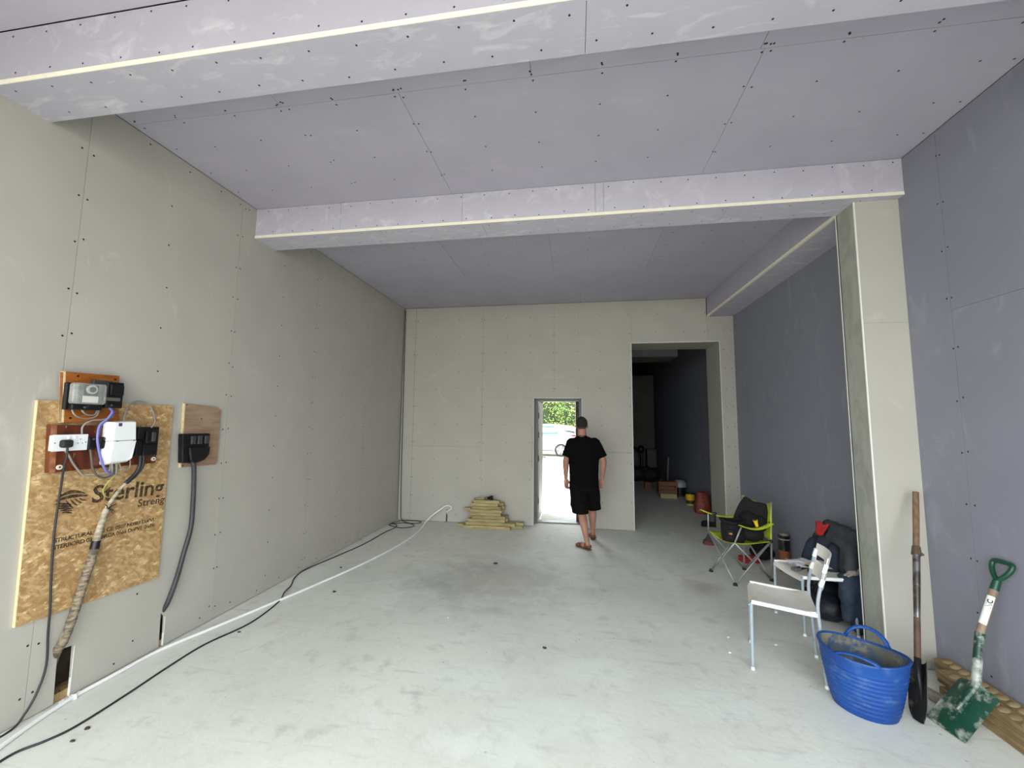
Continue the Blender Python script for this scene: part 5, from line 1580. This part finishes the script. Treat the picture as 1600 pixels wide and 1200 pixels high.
# wrapped label
dv = (sB - sA).normalized()
lb = MB(); vs = []; fs = []
uu = V((-.75, -.66, 0)); uu = (uu - dv * uu.dot(dv)).normalized(); ww = dv.cross(uu)
for i in range(2):
    c = sA.lerp(sB, .22 + .60 * i)
    for k in range(9):
        a = -1.15 + 2.0 * k / 8
        vs.append(c + (uu * math.cos(a) + ww * math.sin(a)) * .0195)
for k in range(8): fs.append((k, k + 1, 9 + k + 1, 9 + k))
lb.add(vs, fs)
lbl = lb.build('paper_label', mat('white_label', srgb(226, 232, 228), rough=.5, vary=.05), sd_)
def lab_xf(t0, a0):
    def f(x, y, z):
        c = sA.lerp(sB, t0) + dv * x
        a = a0 - y / .0195
        return c + (uu * math.cos(a) + ww * math.sin(a)) * (.0200 + z * .2)
    return f
text_mesh('lettering', 'NC', .030, M['screw'], lbl, lab_xf(.58, .55), bold=.001)
# D handle
hb = sB + dv * -.01
cr = sB + dv * .045
wv_ = V((.05, -.99, .10)).normalized(); wv_ = (wv_ - dv * wv_.dot(dv)).normalized()
MB().tube([hb, cr], [.021, .018], 14).build('grip_socket', gpl, sd_, smooth=True, auto=50)
topc = cr + dv * .105
loop = bez([cr, cr + dv * .035 + wv_ * .032, cr + dv * .075 + wv_ * .052, topc + wv_ * .050, topc + wv_ * .02 + dv * .006, topc - wv_ * .02 + dv * .006, topc - wv_ * .050, cr + dv * .075 - wv_ * .052, cr + dv * .035 - wv_ * .032, cr], 4)
MB().tube(loop, .0125, 10).build('d_grip', gpl, sd_, smooth=True)

# ================================================================== TIMBERS ALONG THE RIGHT WALL
dm = mat('green_tanned_timber', srgb(166, 142, 98), rough=.8, col2=srgb(134, 112, 74), vscale=5, stretch=(7, 1.2, 9), rand=.08, wear=srgb(108, 84, 56), wscale=6, wlo=.66, whi=.74)
dt = mat('scalloped_timber_face', srgb(190, 168, 124), rough=.8, col2=srgb(160, 136, 94), vscale=6, rand=.05)
wh = .045
labs = {(0, 0): 'bottom timber of the outer stack by the lilac wall', (0, 1): 'middle timber of the outer stack by the lilac wall', (0, 2): 'top timber with scalloped face on the outer stack',
        (1, 0): 'bottom timber of the inner stack touching the lilac wall', (1, 1): 'middle timber of the inner stack touching the lilac wall', (1, 2): 'top timber with scalloped face against the lilac wall'}
for row, (x0, x1, yf) in enumerate(((5.222, 5.312, 3.08), (5.318, 5.408, 3.22))):
    for ly in range(3):
        yo = (0, -.02, .015)[ly] - (.05 if row == 0 and ly == 1 else 0)
        t = thing('wall_timber', labs[(row, ly)], 'timber', (x0, 2.4, .002 + ly * wh), group='timbers stacked along the right wall')
        z0 = .001 + ly * wh
        MB().box((x0, 1.75, z0), (x1, yf + yo, z0 + wh - .001)).build('timber', dm, t, bevel=.004)
        if ly == 2:
            y = 1.80
            sc_ = MB()
            k = 0
            while y < yf + yo - .03:
                for s_i, xc in enumerate((x0 + .045,)):
                    R = Matrix.Rotation(.55, 3, 'Z')
                    sc_.ell((xc, y, z0 + wh - .004), .044, .025, .009, 8, R)
                y += .058
            sc_.build('scallop', dt, t, smooth=True, kind='stuff')
# dark offcut lying behind the shovel
oc = tag(MB().obox((5.13, 2.98, .03), .055, .32, .05, Matrix.Rotation(.35, 3, 'Z')).build('offcut', mat('pale_offcut', srgb(170, 160, 146), rough=.8, vary=.2), bevel=.012), 'pale rounded offcut on the floor behind the spade blade', 'offcut')

# ================================================================== THINGS IN THE UNLIT ROOM
wb1 = thing('wooden_box', 'brown wooden box sitting on a pale timber block in the dark room', 'box', (5.03, 9.85, .1))
bxm = mat('brown_box_wood', srgb(150, 100, 70), rough=.7, col2=srgb(120, 78, 54), vscale=4, stretch=(3, 1, 9))
for z in (.105, .19, .275):
    MB().box((4.845, 9.72, z), (5.235, 9.735, z + .08)).build('front_board', bxm, wb1, bevel=.003)
MB().box((4.845, 9.736, .105), (4.86, 10.0, .355)).build('side_board', bxm, wb1); MB().box((5.22, 9.736, .105), (5.235, 10.0, .355)).build('side_board', bxm, wb1)
MB().box((4.86, 9.985, .105), (5.22, 10.0, .355)).build('rear_board', bxm, wb1); MB().box((4.86, 9.736, .105), (5.22, 9.985, .12)).build('base', bxm, wb1)
MB().box((4.845, 9.72, .355), (5.235, 10.0, .365)).build('lid', bxm, wb1)
MB().tube([(5.19, 9.72, .25), (5.19, 9.712, .25)], .018, 10).build('knot_hole', M['screw'], wb1)
tag(MB().box((4.875, 9.70, .001), (5.225, 9.98, .103)).build('timber_block', mat('pale_block', srgb(196, 186, 140), rough=.8, vary=.15), bevel=.005), 'pale timber block under the brown wooden box', 'timber')
hv = thing('vacuum_cleaner', 'small drum vacuum with a pale domed lid behind the wooden box', 'vacuum cleaner', (5.38, 10.1, 0))
MB().ring([((5.37, 10.05, .04), .12, .12), ((5.37, 10.05, .22), .13, .13)], 22).build('drum', M['black'], hv, smooth=True, auto=50)
MB().ring([((5.37, 10.05, .22), .150, .150), ((5.37, 10.05, .30), .148, .148), ((5.37, 10.05, .36), .11, .11), ((5.37, 10.05, .38), .04, .04)], 22).build('domed_lid', mat('pale_lid_grey', srgb(176, 178, 186), rough=.4), hv, smooth=True, auto=50)
for a in (0.6, 2.2, 3.8, 5.4):
    MB().ell((5.37 + .10 * math.cos(a), 10.05 + .10 * math.sin(a), .021), .02, .02, .02, 8).build('castor', M['rubber'], hv, smooth=True)
yt = thing('yellow_tub', 'yellow plastic tub with a dark label in the dark room', 'tub', (5.33, 9.05, 0))
MB().ring([((5.335, 9.05, .001), .078, .078), ((5.335, 9.05, .225), .088, .088)], 22).build('body', mat('yellow_tub', srgb(226, 186, 30), rough=.4), yt, smooth=True, auto=50)
MB().ring([((5.335, 9.05, .222), .092, .092), ((5.335, 9.05, .24), .090, .090)], 22).build('lid', M['black'], yt, smooth=True, auto=50)
MB().ring([((5.335, 9.05, .03), .0825, .0825), ((5.335, 9.05, .10), .0855, .0855)], 22, caps=False).build('label', M['dkgrey'], yt, smooth=True)
rs_ = thing('rubble_sack', 'red woven sack standing full beside the yellow tub', 'sack', (5.33, 8.25, 0))
r_b = MB(); r_b.ring([((5.34, 8.25, .001), .14, .12, 0, .7), ((5.34, 8.25, .15), .145, .12, 0, .75), ((5.34, 8.25, .30), .115, .09, 0, .8), ((5.345, 8.25, .395), .095, .05, 0, .8)], 24)
remesh(r_b.build('sack', mat('red_woven', srgb(160, 72, 54), rough=.6, col2=srgb(130, 54, 44), vscale=16, stretch=(1, 1, 4)), rs_, smooth=True), .012, 2, .025, .08)
bb2 = thing('small_crate', 'small brown crate on the floor left of the wooden box', 'crate', (4.75, 10.9, 0))
MB().box((4.74, 10.95, .001), (4.90, 11.1, .05)).build('base', bxm, bb2)
MB().box((4.74, 10.95, .05), (4.755, 11.1, .17)).build('side', bxm, bb2); MB().box((4.885, 10.95, .05), (4.90, 11.1, .17)).build('side', bxm, bb2); MB().box((4.755, 10.95, .05), (4.885, 10.965, .17)).build('front', bxm, bb2)
# dark clutter against the far partition
for (cx2, cy2, cz2, rx, rz_, lab) in ((4.72, 12.45, .22, .30, .22, 'dark lumpy sack on the floor nearest the opening edge in the dark room'), (5.12, 12.35, .20, .30, .20, 'dark lumpy sack beside the tall dark box in the dark room')):
    t = thing('dark_sack', lab, 'sack', (cx2, cy2, 0))
    b = MB(); b.ell((cx2, cy2, cz2), rx, .25, rz_, 12); b.ell((cx2 - .1, cy2, cz2 + .12), .14, .14, .14, 10); b.ell((cx2 + .12, cy2, cz2 + .1), .12, .14, .13, 10)
    remesh(b.build('sack', M['rubber'], t, smooth=True), .025, 2, .06, .15)
ust = thing('upright_machine', 'dark upright machine with a rounded head on a post in the dark room', 'machine', (4.94, 12.7, 0))
MB().tube([(4.94, 12.7, .02), (4.94, 12.7, .80)], .04, 12).build('post', M['black'], ust, smooth=True, auto=50)
MB().ell((4.93, 12.7, .90), .10, .09, .12, 12).build('head', M['black'], ust, smooth=True)
MB().box((4.80, 12.6, .001), (5.08, 12.8, .05)).build('base', M['black'], ust, bevel=.01)
MB().tube(bez([(4.72, 12.66, .98), (4.82, 12.68, .86), (4.93, 12.69, .72)], 4), .025, 8).build('arm', M['black'], ust, smooth=True)
dk = thing('dark_box', 'tall dark box standing beside the upright machine in the dark room', 'box', (5.25, 12.6, 0))
MB().box((5.08, 12.6, .001), (5.36, 12.85, .92)).build('case', M['black'], dk, bevel=.01)
MB().box((5.10, 12.59, .05), (5.34, 12.6, .86)).build('front_panel', M['dkgrey'], dk)
pk = tag(MB().hexa([(5.44, 11.75, .001), (5.48, 11.75, .001), (5.50, 11.85, .001), (5.46, 11.85, .001), (5.49, 11.80, .75), (5.53, 11.80, .75), (5.545, 11.88, .75), (5.505, 11.88, .75)]).build('leaning_plank', mat('grey_plank', srgb(150, 146, 140), rough=.8)), 'pale narrow plank leaning on the wall of the dark room', 'plank')
